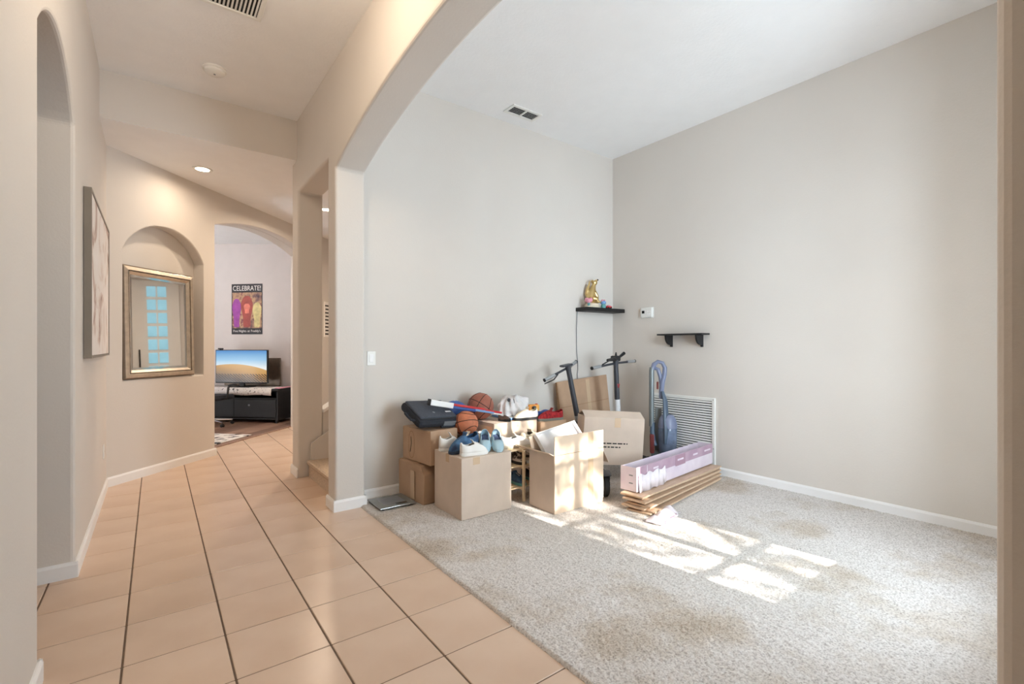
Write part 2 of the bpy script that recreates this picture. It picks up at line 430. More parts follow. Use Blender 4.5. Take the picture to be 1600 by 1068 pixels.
# living room walls
b = nb(); box(b, XA-0.1, XR+0.15, YB, YB+0.055, -0.05, 3.7); struct(obj('wall_back', b, 'paint'))
b = nb(); box(b, XR, XR+0.12, -0.2, 5.3, -0.05, 3.7); struct(obj('wall_right', b, 'paint'))
WX0, WX1, WZ0, WZ1 = 2.575, 3.415, 0.51, 2.72
lp = [(XA-0.05, -0.05), (XR+0.1, -0.05), (XR+0.1, 3.7), (XA-0.05, 3.7)]
b = nb(); prism(b, [lp, [(WX0, WZ0), (WX0, WZ1), (WX1, WZ1), (WX1, WZ0)]], -0.16, YF, xzy); struct(obj('wall_front', b, 'paint'))
# window in the front wall
win = thing('window_1', 'tall white grid window in the front wall of the carpeted room', 'window'); win['kind'] = 'structure'; del win['category']
b = nb()
prism(b, [[(WX0, WZ0), (WX0, WZ1), (WX1, WZ1), (WX1, WZ0)], [(WX0+.03, WZ0+.03), (WX0+.03, WZ1-.03), (WX1-.03, WZ1-.03), (WX1-.03, WZ0+.03)]], -0.12, -0.05, xzy)
obj('window_frame', b, 'trim_white', win)
part_box('mullion', 'trim_white', win, 2.955, 3.02, -0.11, -0.06, WZ0+.03, WZ1-.03)
for z in (0.745, 1.21, 1.68, 2.15, 2.5):
    part_box('muntin', 'trim_white', win, WX0+.03, WX1-.03, -0.1, -0.07, z-.012, z+.012, 0.002)
part_box('window_sill', 'trim_white', win, WX0-.05, WX1+.05, -0.05, 0.05, WZ0-.03, WZ0, 0.006)
# hall front end with door
b = nb(); box(b, XL-0.3, XA, -1.62, -1.5, -0.05, 3.7); struct(obj('wall_entry', b, 'paint'))
d = thing('door_1', 'white panelled front door at the end of the tiled hall', 'door'); d['kind'] = 'structure'; del d['category']
part_box('door_leaf', 'door_white', d, -0.08, 0.84, -1.5, -1.46, 0.0, 2.1, 0.006)
for x in (0.06, 0.44):
    for z0, z1 in ((0.2, 0.85), (1.0, 1.95)):
        part_box('door_panel', 'door_white', d, x, x+0.26, -1.46, -1.45, z0, z1, 0.006)
kb = nb(); ball(kb, (0.78, -1.41, 1.0), 0.03); tube(kb, [(0.78, -1.46, 1.0), (0.78, -1.41, 1.0)], 0.012); obj('door_knob', kb, 'steel', d, smooth=True)
# ceilings
b = nb(); box(b, XL-0.1, XH+0.1, -1.55, 5.04, ZH, ZH+0.1); struct(obj('ceiling_hall', b, 'ceiling_white'))
b = nb(); box(b, XA-0.1, XR+0.1, -0.1, YB+0.05, ZL, ZL+0.1); struct(obj('ceiling', b, 'ceiling_white'))
b = nb(); box(b, XL-0.2, XH+0.02, 5.04, 5.16, ZLOW+0.0005, 3.7); struct(obj('wall_header', b, 'paint'))
b = nb(); box(b, -0.6, XH+0.03, 5.041, 9.6, ZLOW, ZLOW+0.1); box(b, XH+0.03, 6.0, 3.99, 9.6, ZLOW, ZLOW+0.1); struct(obj('ceiling_low', b, 'ceiling_white'))

# ------------------------------------------------------------------ diagonal wall with niche and arched doorway
Q = 0.70710678
O45 = (XL, 5.70)
def diag(s, z, t): return (O45[0]+Q*s-Q*t, O45[1]+Q*s+Q*t, z)      # s along the wall, t into the office side
def s_of(x): return (x-O45[0])/Q
DT = 0.31
nL, nR = s_of(-0.245), s_of(0.442)
aL, aR = s_of(0.566), s_of(1.95)
outer = [(-0.02, -0.05), (aL, -0.05)] + arc(aL, aR, 2.735, 0.165, 28) + [(aR, -0.05), (s_of(4.2), -0.05), (s_of(4.2), 3.25), (-0.02, 3.25)]
hole = [(nL, 0.968)] + arc(nL, nR, 2.228, 0.305, 24) + [(nR, 0.968)]
b = nb(); prism(b, [outer, hole], 0.0, 0.13, diag)
struct(obj('wall_diagonal', b, 'paint', bevel=0.014))
outer2 = [(-0.3, -0.05), (aL, -0.05)] + arc(aL, aR, 2.735, 0.165, 28) + [(aR, -0.05), (s_of(4.2), -0.05), (s_of(4.2), 3.25), (-0.3, 3.25)]
b = nb(); prism(b, [outer2], 0.126, DT, diag)
struct(obj('wall_diagonal_inner', b, 'paint', bevel=0.012))
# baseboards ----------------------------------------------------------------
BH = 0.088
def baseboard(name, pts, n, side):
    """profile swept along a straight run in plan from pts[0] to pts[1]; n = outward unit normal"""
    prof = [(0, 0), (0.014, 0), (0.014, BH-0.016), (0.010, BH-0.008), (0.006, BH), (0, BH)]
    b = nb()
    loft(b, [[(p[0]+n[0]*o, p[1]+n[1]*o, z) for o, z in prof] for p in pts])
    return struct(obj(name, b, 'trim_white'))
baseboard('baseboard_left', [(XL, 3.6-0.012), (XL, 5.72)], (1, 0), 1)
baseboard('baseboard_left_near', [(XL, -1.5), (XL, 2.545+0.012)], (1, 0), 1)
baseboard('baseboard_left_jamb', [(XL+0.012, 3.6), (XL-0.22, 3.6)], (0, -1), 1)
baseboard('baseboard_left_near_jamb', [(XL+0.012, 2.545), (XL-0.22, 2.545)], (0, 1), 1)
e0 = diag(0, 0, 0); e1 = diag(aL+0.01, 0, 0)
baseboard('baseboard_diagonal', [(e0[0], e0[1]), (e1[0], e1[1])], (Q, -Q), 1)
e0 = diag(aL, 0, -0.012); e1 = diag(aL, 0, DT)
baseboard('baseboard_doorway', [(e0[0], e0[1]), (e1[0], e1[1])], (Q, Q), 1)
baseboard('baseboard_pier', [(XH-0.012, 3.79), (XA+0.0, 3.79)], (0, -1), 1)
baseboard('baseboard_pier_hall', [(XH, 3.79-0.012), (XH, 3.985+0.01)], (-1, 0), 1)
baseboard('baseboard_stair_pier', [(XH, 5.0-0.01), (XH, 5.24+0.012)], (-1, 0), 1)
baseboard('baseboard_back', [(XA, YB), (XR, YB)], (0, -1), 1)
baseboard('baseboard_pier_living', [(XA, 3.79-0.012), (XA, YB)], (1, 0), 1)
baseboard('baseboard_right', [(XR, 0.0), (XR, 2.58)], (-1, 0), 1)

# ------------------------------------------------------------------ stair beyond the opening
st = thing('staircase', 'carpeted staircase starting inside the rectangular wall opening', 'staircase', (1.215, 3.995, 0))
for k in range(7):
    x = 0.262*k; b = nb()
    pr_ = [(x, 0.0 if k == 0 else 0.165*k-0.02), (x, 0.165*(k+1)-0.055), (x-0.018, 0.165*(k+1)-0.03), (x-0.018, 0.165*(k+1)-0.008), (x-0.006, 0.165*(k+1)), (x+0.28, 0.165*(k+1)), (x+0.28, 0.0 if k == 0 else 0.165*k-0.02)]
    prism(b, [pr_], 0.0, 0.98, lambda s, z, t: (s, t, z)); obj('stair_step', b, 'carpet_stair', st)
sk = nb(); prism(sk, [[(0.02, 0.0), (0.02, 0.33), (2.3, 0.33+1.43), (2.3, 0.0)]], 0.955, 0.985, lambda s, z, t: (s, t, z)); obj('skirt_board', sk, 'paint', st)
# half wall carrying on beside the stair
b = nb(); prism(b, [[(XA, -0.05), (XA, 0.62), (4.4, 2.5), (4.4, -0.05)]], 5.0, 5.12, xzy); struct(obj('wall_stair_side', b, 'paint'))
cp = nb(); prism(cp, [[(XA, 0.62), (XA, 0.655), (4.4, 2.535), (4.4, 2.5)]], 4.975, 5.145, xzy); struct(obj('trim_1', cp, 'trim_white', bevel=0.006))
# corridor to the right beyond the stair, closed by a wall with a glazed door
b = nb(); box(b, 5.6, 5.72, 3.9, 9.9, -0.05, 3.3); box(b, 3.85, 5.7, 9.6, 9.72, -0.05, 3.3); box(b, 4.4, 5.7, 5.1, 5.2, -0.05, 3.3)
struct(obj('wall_corridor', b, 'paint'))
gd = thing('door_2', 'white patio door with two columns of blue glass panes', 'door'); gd['kind'] = 'structure'; del gd['category']
part_box('door_leaf', 'door_white', gd, 5.54, 5.6, 5.72, 6.5, 0.0, 2.75, 0.005)
for r_ in range(9):
    for c_ in range(2):
        part_box('pane', 'blue_glass_glow', gd, 5.52, 5.545, 5.98+0.17*c_, 6.12+0.17*c_, 0.35+0.26*r_, 0.55+0.26*r_, 0.003)
part_box('handle', 'black', gd, 5.49, 5.515, 5.83, 5.855, 0.85, 1.4, 0.006)

# ------------------------------------------------------------------ office beyond the arched doorway
K = 11.08                                    # office wall: X + Y = K
b = nb()
def off(a, z, t): # a along (1,-1)/sqrt2 measured from the point (0.87,10.21), t towards camera side (-1,-1)
    return (0.87+Q*a-Q*t, 10.21-Q*a-Q*t, z)
prism(b, [[(-2.2, -0.05), (2.45, -0.05), (2.45, 3.3), (-2.2, 3.3)]], 0.0, -0.1, off); struct(obj('wall_office', b, 'paint_office'))
b = nb(); prism(b, [[(-0.1, -0.05), (5.0, -0.05), (5.0, 3.3), (-0.1, 3.3)]], 0.0, 0.1, lambda s, z, t: (0.87+Q*(-2.1)-Q*s-Q*t, 10.21-Q*(-2.1)-Q*s+Q*t, z)); struct(obj('wall_office_far', b, 'paint_office'))
b = nb(); prism(b, [[(-3.6, -0.05), (2.4, -0.05), (2.4, 3.3), (-3.6, 3.3)]], 4.6, 4.7, off); struct(obj('wall_office_near', b, 'paint_office'))
b = nb(); prism(b, [[(-3.2, 0), (2.45, 0), (2.45, 4.7), (-3.2, 4.7)]], 3.16, 3.24, lambda s, z, t: off(s, t, z)); struct(obj('ceiling_office', b, 'ceiling_white'))
b = nb(); prism(b, [[(-0.35, -0.05), (-0.02, -0.05), (-0.02, 3.3), (-0.35, 3.3)]], 0.0, 0.2, diag); struct(obj('wall_diagonal_end', b, 'paint'))
# planks of the office floor (run along the doorway wall)
wf = nb(); prism(wf, [[(0.0, 0.0), (4.6, 0.0), (4.6, 3.0), (0.0, 3.0)]], -0.012, -0.001, lambda s, z, t: (O45[0]+Q*(s-0.6)-Q*(DT+z), O45[1]+Q*(s-0.6)+Q*(DT+z), t))
wood = struct(obj('floor_wood', wf, 'wood_b'))
def on_wood(s, t, z): return (O45[0]+Q*s-Q*t, O45[1]+Q*s+Q*t, z)
for r_ in range(15):
    s = -0.55 - random.uniform(0, 0.5); t = DT+0.055+0.187*r_
    while s < 3.9:
        ln = random.uniform(0.7, 1.25); a, c = max(s, -0.55), min(s+ln, 3.98)
        if c-a > 0.1:
            b = nb(); y0, y1 = t+0.0015, t+0.1855
            q = [on_wood(a+0.001, y0, 0), on_wood(c-0.001, y0, 0), on_wood(c-0.001, y1, 0), on_wood(a+0.001, y1, 0)]
            lo = [b.verts.new((x, y, -0.002)) for x, y, _ in q]; hi = [b.verts.new((x, y, 0.006)) for x, y, _ in q]
            b.faces.new(hi); 
            for i in range(4): b.faces.new((lo[i], lo[(i+1) % 4], hi[(i+1) % 4], hi[i]))
            obj('plank', b, random.choice(('wood_a', 'wood_b', 'wood_c')), wood)
        s += ln
th = nb(); prism(th, [[(aL, DT-0.012), (aR, DT-0.012), (aR, DT+0.052), (aL, DT+0.052)]], -0.003, 0.011, lambda s, z, t: on_wood(s, z, t)); struct(obj('trim_2', th, 'wood_c', bevel=0.004))

# ------------------------------------------------------------------ ceiling and wall fixtures
def can_light(x, y, z, label, energy, color=(1.0, 0.81, 0.62)):
    t = thing('recessed_light', label, 'ceiling light', (x, y, z))
    b = nb(); lathe(b, [(0.062, -0.001), (0.092, -0.001), (0.088, -0.008), (0.064, -0.006), (0.062, -0.001)], 28, None, False); obj('trim_ring', b, 'plastic_white', t, smooth='angle')
    b = nb(); lathe(b, [(0.0615, -0.0045), (0.0615, -0.0015)], 24); obj('lamp_disc', b, 'lamp_glow', t)
    d = bpy.data.lights.new('recessed_lamp', 'AREA'); d.shape = 'DISK'; d.size = 0.11; d.energy = energy; d.color = color; d.spread = R(165)
    o = bpy.data.objects.new('recessed_lamp', d); COL.objects.link(o); o.parent = t; o.location = (0, 0, -0.012)
    return t
can_light(0.39, 5.87, ZLOW, 'lit recessed ceiling light above the mirror niche', 6)
can_light(1.84, 6.6, ZLOW, 'lit recessed ceiling light seen through the stair opening', 34)
can_light(3.6, 6.1, ZLOW, 'lit recessed ceiling light in the corridor towards the patio door', 24)

t = thing('smoke_detector', 'round white smoke detector on the hall ceiling', 'smoke detector', (0.38, 4.49, ZH))
b = nb(); lathe(b, [(0.085, 0.0), (0.085, -0.012), (0.078, -0.016)], 28); obj('base_plate', b, 'plastic_white', t, smooth='angle')
b = nb(); lathe(b, [(0.074, -0.016), (0.072, -0.03), (0.06, -0.04), (0.02, -0.043)], 28); obj('cover', b, 'plastic_white', t, smooth='angle')
b = nb(); lathe(b, [(0.008, -0.042), (0.008, -0.046)], 12); obj('test_button', b, 'grey_plastic', t)

def ceiling_vent(name, label, cx, cy, z, sx, sy, nsl, along_x, rz=0.0, divider=False):
    t = thing(name, label, 'air vent', (cx, cy, z), rz)
    b = nb(); x, y, w = sx/2, sy/2, 0.028
    prism(b, [[(-x, -y), (x, -y), (x, y), (-x, y)], [(-x+w, -y+w), (-x+w, y-w), (x-w, y-w), (x-w, -y+w)]], 0.0, -0.012, lambda s, q, h: (s, q, h))
    obj('vent_frame', b, 'plastic_white', t, bevel=0.003)
    b = nb(); box(b, -x+w, x-w, -y+w, y-w, -0.0025, -0.0005); obj('duct_shade_sheet', b, 'vent_backing', t)  # near-black sheet paints the shade behind the slats
    for i in range(nsl):
        f = (i+0.5)/nsl
        if along_x:
            yy = -y+w+(2*y-2*w)*f; M = Matrix.Translation((0, yy, -0.007)) @ Matrix.Rotation(R(35), 4, 'X')
            part_box('slat', 'plastic_white', t, -x+w, x-w, -0.006, 0.006, -0.0008, 0.0008, 0.0003, M)
        else:
            xx = -x+w+(2*x-2*w)*f; M = Matrix.Translation((xx, 0, -0.007)) @ Matrix.Rotation(R(35), 4, 'Y')
            part_box('slat', 'plastic_white', t, -0.006, 0.006, -y+w, y-w, -0.0008, 0.0008, 0.0003, M)
    if divider: part_box('divider', 'plastic_white', t, -0.009, 0.009, -y+w, y-w, -0.0125, -0.003, 0.001)
    return t
ceiling_vent('ceiling_vent', 'small white ceiling vent with a centre bar over the carpeted room', 2.895, 3.673, ZL, 0.36, 0.175, 5, True, 0, True)
ceiling_vent('return_vent', 'long white slatted vent on the tiled hall ceiling', 0.365, 3.44, ZH, 0.42, 0.40, 16, False)

# switch, outlet
t = thing('light_switch', 'white rocker light switch plate on the back wall', 'light switch', (1.46, YB, 1.19))
part_box('wall_plate', 'plastic_white', t, -0.037, 0.037, -0.007, 0.0, -0.06, 0.06, 0.004)
part_box('rocker', 'trim_white', t, -0.017, 0.017, -0.011, -0.006, -0.034, 0.034, 0.003)
t = thing('wall_outlet', 'white electrical outlet low on the left hall wall', 'outlet', (XL, 5.36, 0.39))
part_box('wall_plate', 'plastic_white', t, 0.0, 0.007, -0.037, 0.037, -0.06, 0.06, 0.003)
for z in (-0.025, 0.025): part_box('socket', 'trim_white', t, 0.006, 0.009, -0.017, 0.017, z-0.016, z+0.016, 0.002)
# thermostat on the right wall
t = thing('thermostat', 'white wall thermostat with a small dark display', 'thermostat', (XR, 3.412, 1.675))
part_box('back_plate', 'plastic_white', t, -0.008, 0.0, -0.086, 0.086, -0.062, 0.062, 0.004)
part_box('housing', 'plastic_white', t, -0.028, -0.007, -0.078, 0.078, -0.055, 0.055, 0.008)
part_box('display', 'black_gloss', t, -0.0295, -0.0275, 0.022, 0.058, -0.008, 0.024, 0.001)
for i in range(2):
    for j in range(2): part_box('button', 'trim_white', t, -0.0305, -0.0275, -0.03-0.026*i, -0.012-0.026*i, -0.028+0.03*j, -0.01+0.03*j, 0.002)

# return-air grille in the right wall
t = thing('return_air_grille', 'large white louvred return air grille low on the right wall', 'air grille', (XR, 2.97, 0.0))
b = nb(); gy0, gy1, gz0, gz1 = -0.385, 0.385, 0.012, 0.77
prism(b, [[(gy0, gz0), (gy1, gz0), (gy1, gz1), (gy0, gz1)], [(gy0+.032, gz0+.032), (gy0+.032, gz1-.032), (gy1-.032, gz1-.032), (gy1-.032, gz0+.032)]], 0.0, -0.02, lambda s, z, q: (q, s, z))
obj('grille_frame', b, 'plastic_white', t, bevel=0.004)
b = nb(); box(b, -0.003, -0.001, gy0+.032, gy1-.032, gz0+.032, gz1-.032); obj('duct_shade_sheet', b, 'vent_backing', t)  # dark sheet stands in for the shade behind the louvres
ns = 27
for i in range(ns):
    z = gz0+.032+(gz1-gz0-.064)*(i+0.5)/ns
    M = Matrix.Translation((-0.0105, 0, z)) @ Matrix.Rotation(R(-52), 4, 'Y')
    part_box('louvre', 'plastic_white', t, -0.0095, 0.0095, gy0+.032, gy1-.032, -0.0009, 0.0009, 0.0003, M)
for y in (gy0+0.016, gy1-0.016):
    for z in (gz0+0.25, gz1-0.016):
        b = nb(); lathe(b, [(0.005, -0.001), (0.005, 0.002)], 10, Matrix.Translation((-0.0205, y, z)) @ Matrix.Rotation(R(-90), 4, 'Y')); obj('screw', b, 'steel', t)

# ------------------------------------------------------------------ shelves
t = thing('floating_shelf', 'thick black floating shelf across the corner of the back wall', 'shelf', (0, 0, 0))
b = nb(); rbox(b, 3.865, XR-0.002, YB-0.19, YB, 1.692, 1.735, 0.003); obj('shelf_board', b, 'black_wood', t)
t = thing('bracket_shelf', 'empty narrow black shelf on two brackets on the right wall', 'shelf', (XR, 2.915, 1.42))
part_box('shelf_board', 'black', t, -0.15, 0.0, -0.265, 0.265, -0.011, 0.005, 0.003)
for y in (-0.185, 0.175):
    b = nb(); pts = [(0.0, -0.011), (-0.125, -0.011), (-0.12, -0.03)] + [(-0.12+0.09*(1-cos(a*pi/2/8)), -0.03-0.085*sin(a*pi/2/8)) for a in range(1, 9)] + [(-0.018, -0.135), (0.0, -0.135)]
    prism(b, [pts], y-0.011, y+0.011, lambda s, z, q: (s, q, z)); obj('bracket', b, 'black', t, bevel=0.002)

# cable hanging from the floating shelf
pts = [(3.872, YB-0.022, 1.60+0.09), (3.868, YB-0.012, 1.5), (3.872, YB-0.008, 1.36), (3.876, YB-0.008, 1.22), (3.89, YB-0.009, 1.12), (3.893, YB-0.01, 1.02), (3.88, YB-0.012, 0.97), (3.9, YB-0.03, 0.75), (3.9, YB-0.03, 0.4), (3.9, YB-0.03, 0.02)]
b = nb(); tube(b, pts, 0.0035, 6); tag(obj('power_cable', b, 'grey_plastic', smooth=True), 'thin grey cable hanging down the wall from the floating shelf', 'cable')

# figurine: gold seated animal with raised head
SX, SY, SZ = 4.05, 3.84, 1.735
b = nb()
tube(b, [(0, 0, 0.0), (0, 0, 0.02), (-0.004, 0, 0.07), (0.002, 0, 0.13), (0.012, 0, 0.17), (0.02, 0, 0.205), (0.024, 0, 0.222)], [0.04, 0.058, 0.066, 0.052, 0.034, 0.026, 0.02], 16)
ball(b, (0.032, 0, 0.238), 0.03, 14, 10, (1.15, 0.9, 0.95))
tube(b, [(0.03, 0, 0.245), (0.052, 0, 0.262), (0.064, 0, 0.27)], [0.022, 0.016, 0.012], 12)
for s in (-1, 1):
    tube(b, [(0.015, s*0.02, 0.245), (-0.002, s*0.026, 0.262), (-0.012, s*0.03, 0.258)], [0.011, 0.013, 0.005], 8)
    tube(b, [(0.025, s*0.028, 0.13), (0.052, s*0.03, 0.08), (0.06, s*0.03, 0.03), (0.072, s*0.03, 0.008)], [0.022, 0.019, 0.014, 0.013], 10)
    tube(b, [(-0.005, s*0.05, 0.05), (0.04, s*0.055, 0.045), (0.06, s*0.056, 0.012), (0.09, s*0.056, 0.01)], [0.034, 0.026, 0.015, 0.012], 10)
tube(b, [(-0.04, 0, 0.06), (-0.062, 0, 0.11), (-0.052, 0, 0.17), (-0.032, 0, 0.22), (-0.03, 0, 0.268)], [0.026, 0.024, 0.019, 0.013, 0.005], 10)
fg = thing('gold_figurine', 'shiny gold seated animal figurine with its head raised on the shelf', 'figurine', (SX, SY+0.01, SZ+0.055), R(-30))
o = obj('body', b, 'gold', fg, smooth=True)
rm = o.modifiers.new('remesh', 'REMESH'); rm.mode = 'VOXEL'; rm.voxel_size = 0.004; rm.use_smooth_shade = True
sm = o.modifiers.new('smooth', 'SMOOTH'); sm.factor = 0.6; sm.iterations = 6
b = nb(); ball(b, (0.068, 0, 0.272), 0.010, 10, 8); obj('nose', b, 'black_gloss', fg, smooth=True)
b = nb(); lathe(b, [(0.085, -0.055), (0.09, -0.045), (0.085, -0.02), (0.07, -0.004), (0.05, 0.004)], 22); obj('plinth', b, 'cream_leather', fg, smooth='angle')
def toy(label, x, y, parts):
    t = thing('small_toy', label, 'toy', (x, y, SZ))
    for nm, mm, fn in parts:
        bb = nb(); fn(bb); obj(nm, bb, mm, t, smooth='angle')
    return t
toy('small toy with a puffy pink top beside the gold figurine', 3.93, 3.785, [
    ('top', 'pink', lambda q: [ball(q, (0.022*cos(a), 0.022*sin(a), 0.078+0.006*sin(3*a)), 0.026, 12, 8) for a in (0, 1.2, 2.5, 3.8, 5.0)]),
    ('stem', 'teal', lambda q: lathe(q, [(0.016, 0.0), (0.014, 0.03), (0.018, 0.06)], 12)),
    ('foot', 'cream_leather', lambda q: lathe(q, [(0.036, 0.0), (0.034, 0.012), (0.02, 0.016)], 14))])
toy('small blue and teal toy in front of the gold figurine', 4.15, 3.765, [
    ('body', 'teal', lambda q: lathe(q, [(0.026, 0), (0.03, 0.02), (0.022, 0.045)], 14)),
    ('head', 'sky_blue', lambda q: ball(q, (0, 0, 0.062), 0.03, 14, 10, (1.2, 1, 0.8))),
    ('cap', 'pink', lambda q: [ball(q, (-0.018, 0, 0.085), 0.014, 10, 8), ball(q, (0.018, 0, 0.086), 0.014, 10, 8)])])
toy('small red toy car on the black shelf', 4.245, 3.768, [
    ('car_body', 'red', lambda q: rbox(q, -0.042, 0.042, -0.018, 0.018, 0.007, 0.026, 0.006)),
    ('cabin', 'pink', lambda q: rbox(q, -0.022, 0.02, -0.015, 0.015, 0.025, 0.04, 0.006)),
    ('wheel', 'rubber', lambda q: lathe(q, [(0.009, -0.02), (0.009, 0.02)], 12, Matrix.Translation((-0.025, 0, 0.009)) @ Matrix.Rotation(R(90), 4, 'X'))),
    ('wheel', 'rubber', lambda q: lathe(q, [(0.009, -0.02), (0.009, 0.02)], 12, Matrix.Translation((0.025, 0, 0.009)) @ Matrix.Rotation(R(90), 4, 'X')))])

# ------------------------------------------------------------------ framed canvas on the left wall
t = thing('framed_picture', 'deep grey framed canvas with a brown flower print on the left wall', 'picture', (XL, 4.66, 1.75))
b = nb(); w, h_ = 0.71, 0.535
prism(b, [[(-w, -h_), (w, -h_), (w, h_), (-w, h_)], [(-w+.016, -h_+.016), (-w+.016, h_-.016), (w-.016, h_-.016), (w-.016, -h_+.016)]], 0.002, 0.042, lambda s, z, q: (q, s, z))
obj('frame', b, 'frame_grey', t, bevel=0.002)
b = nb(); box(b, 0.004, 0.036, -w+.018, w-.018, -h_+.018, h_-.018); obj('canvas', b, 'canvas_print', t)

# ------------------------------------------------------------------ mirror standing in the niche
mw, mh = 0.838, 1.105
mo = diag(nL+0.003+mw/2, 0.972, 0.035)
mr = thing('framed_mirror', 'large rectangular mirror with a ribbed champagne frame in the arched niche', 'mirror', mo, (R(0), 0, R(45)))
mr.rotation_euler = Euler((R(-1.2), 0, R(45)))
def ring(name, m_, o0, o1, d0, d1, zc=mh/2):
    """rectangular frame between insets o0 (outer) and o1 (inner), depths d0->d1 in -Y"""
    b = nb()
    def rect(o, d): return [(-mw/2+o, d, o), (mw/2-o, d, o), (mw/2-o, d, mh-o), (-mw/2+o, d, mh-o)]
    rings_ = [rect(o0, 0.0), rect(o0, d0), rect(o1, d1), rect(o1, 0.0)]
    V = [[b.verts.new(p) for p in r_] for r_ in rings_]
    for A, B in zip(V, V[1:]+V[:1]):
        for k in range(4): b.faces.new((A[k], A[(k+1) % 4], B[(k+1) % 4], B[k]))
    return obj(name, b, m_, mr, bevel=0.003)
ring('outer_moulding', 'frame_bronze_dark', 0.0, 0.014, -0.03, -0.045)
ring('frame', 'frame_bronze', 0.014, 0.05, -0.05, -0.055)
ring('bead_moulding', 'frame_bronze_dark', 0.05, 0.062, -0.04, -0.045)
ring('inner_moulding', 'frame_bronze', 0.062, 0.088, -0.052, -0.03)
b = nb(); box(b, -mw/2+.085, mw/2-.085, -0.022, -0.012, 0.085, mh-.085); obj('mirror_glass', b, 'mirror', mr)
ring('bevelled_edge', 'bevel_glass', 0.086, 0.112, -0.026, -0.0225)

# ------------------------------------------------------------------ office contents
def offp(a, z, t): return off(a, z, t)
OR = R(-45)
# poster
t = thing('wall_poster', 'dark poster lettered CELEBRATE on the office wall', 'poster', off(0.645, 1.966, 0.002), OR)
b = nb(); box(b, -0.305, 0.305, -0.003, 0.0, -0.455, 0.455); obj('sheet', b, 'poster_black', t)
b = nb(); box(b, -0.29, 0.29, -0.0036, -0.0029, -0.345, 0.30); obj('artwork', b, 'poster_print', t)
for nm, m_, x, w_, z0, z1 in (('artwork_shape', 'poster_purple', -0.205, 0.075, -0.33, 0.19), ('artwork_shape', 'poster_rust', 0.0, 0.10, -0.33, 0.24), ('artwork_shape', 'poster_salmon', 0.0, 0.055, -0.08, 0.10), ('artwork_shape', 'poster_straw', 0.2, 0.075, -0.33, 0.12)):
    b = nb(); pts = [(x+w_*abs(cos(a*2*pi/28))**0.45*(1 if cos(a*2*pi/28) > 0 else -1)*(1.0+0.22*sin(3.0*a*2*pi/28)), (z0+z1)/2+(z1-z0)/2*sin(a*2*pi/28)) for a in range(28)]
    yb = -0.0044 if m_ == 'poster_salmon' else -0.004
    prism(b, [pts], yb, -0.0034, lambda s, z, q: (s, q, z)); obj(nm, b, m_, t)
RX = Matrix.Rotation(R(90), 4, 'X')
text_mesh('lettering', 'CELEBRATE!', 0.125, 'poster_white', t, Matrix.Translation((0, -0.0042, 0.335)) @ RX, width=0.55)
for wd, x, w in (('Five', -0.225, 0.09), ('Nights', -0.085, 0.15), ('at', 0.035, 0.045), ("Freddy's", 0.175, 0.185)):
    text_mesh('lettering', wd, 0.06, 'poster_white', t, Matrix.Translation((x, -0.0042, -0.415)) @ RX, width=w)
# television stand
t = thing('tv_stand', 'long low black television stand with a drawer against the office wall', 'tv stand', off(0.77, 0.006, 0.0), OR)
H = 0.575; xl, xr = -0.95, 0.86; yd = -0.56; yb_ = -0.08
part_box('top_board', 'black_wood', t, xl, xr, yd, yb_, H-0.035, H, 0.004)
part_box('side_panel', 'black_wood', t, xr-0.03, xr-0.005, yd+0.01, yb_, 0.05, H-0.035, 0.003)
part_box('side_panel', 'black_wood', t, xl+0.005, xl+0.03, yd+0.01, yb_, 0.05, H-0.035, 0.003)
part_box('bottom_board', 'black_wood', t, xl+0.03, xr-0.03, yd+0.01, yb_, 0.06, 0.085, 0.003)
part_box('back_panel', 'black_wood', t, xl+0.03, xr-0.03, yb_-0.012, yb_, 0.085, H-0.035, 0.002)
part_box('shelf_board', 'black_wood', t, xl+0.03, xr-0.03, yd+0.03, yb_-0.012, 0.40, 0.42, 0.002)
for x0, x1 in ((xl+0.035, 0.05), (0.055, xr-0.035)):
    dr = part_box('drawer', 'black_wood', t, x0, x1, yd+0.005, yd+0.03, 0.092, 0.395, 0.004)
    b = nb(); ball(b, ((x0+x1)/2-0.1, yd-0.006, 0.30), 0.016, 12, 8); tube(b, [((x0+x1)/2-0.1, yd+0.006, 0.30), ((x0+x1)/2-0.1, yd-0.006, 0.30)], 0.008, 8)
    obj('knob', b, 'grey_plastic', dr, smooth=True)
for x in (xl+0.03, xr-0.06):
    for y in (yd+0.02, yb_-0.05): part_box('foot', 'black_wood', t, x, x+0.04, y, y+0.04, 0.0, 0.062, 0.004)
# cloth runner over the stand
b = nb(); n = 40; rows = []
for i in range(n+1):
    x = -0.92+1.67*i/n; wv_ = 0.006*sin(i*0.9)
    rows.append([(x, -0.09, H+0.003), (x, yd+0.0, H+0.004), (x, yd-0.008, H-0.002), (x, yd-0.012+wv_*0.4, H-0.06), (x, yd-0.013+wv_*0.7, H-0.105-0.006*sin(i*0.5))])
loft(b, rows, closed=False, cap=False)
o = obj('table_runner', b, 'runner', None, off(0.77, 0.006, 0.0), (0, 0, OR), smooth=True, solid=0.003); tag(o, 'white cloth runner with black print hanging over the black television stand', 'table runner')
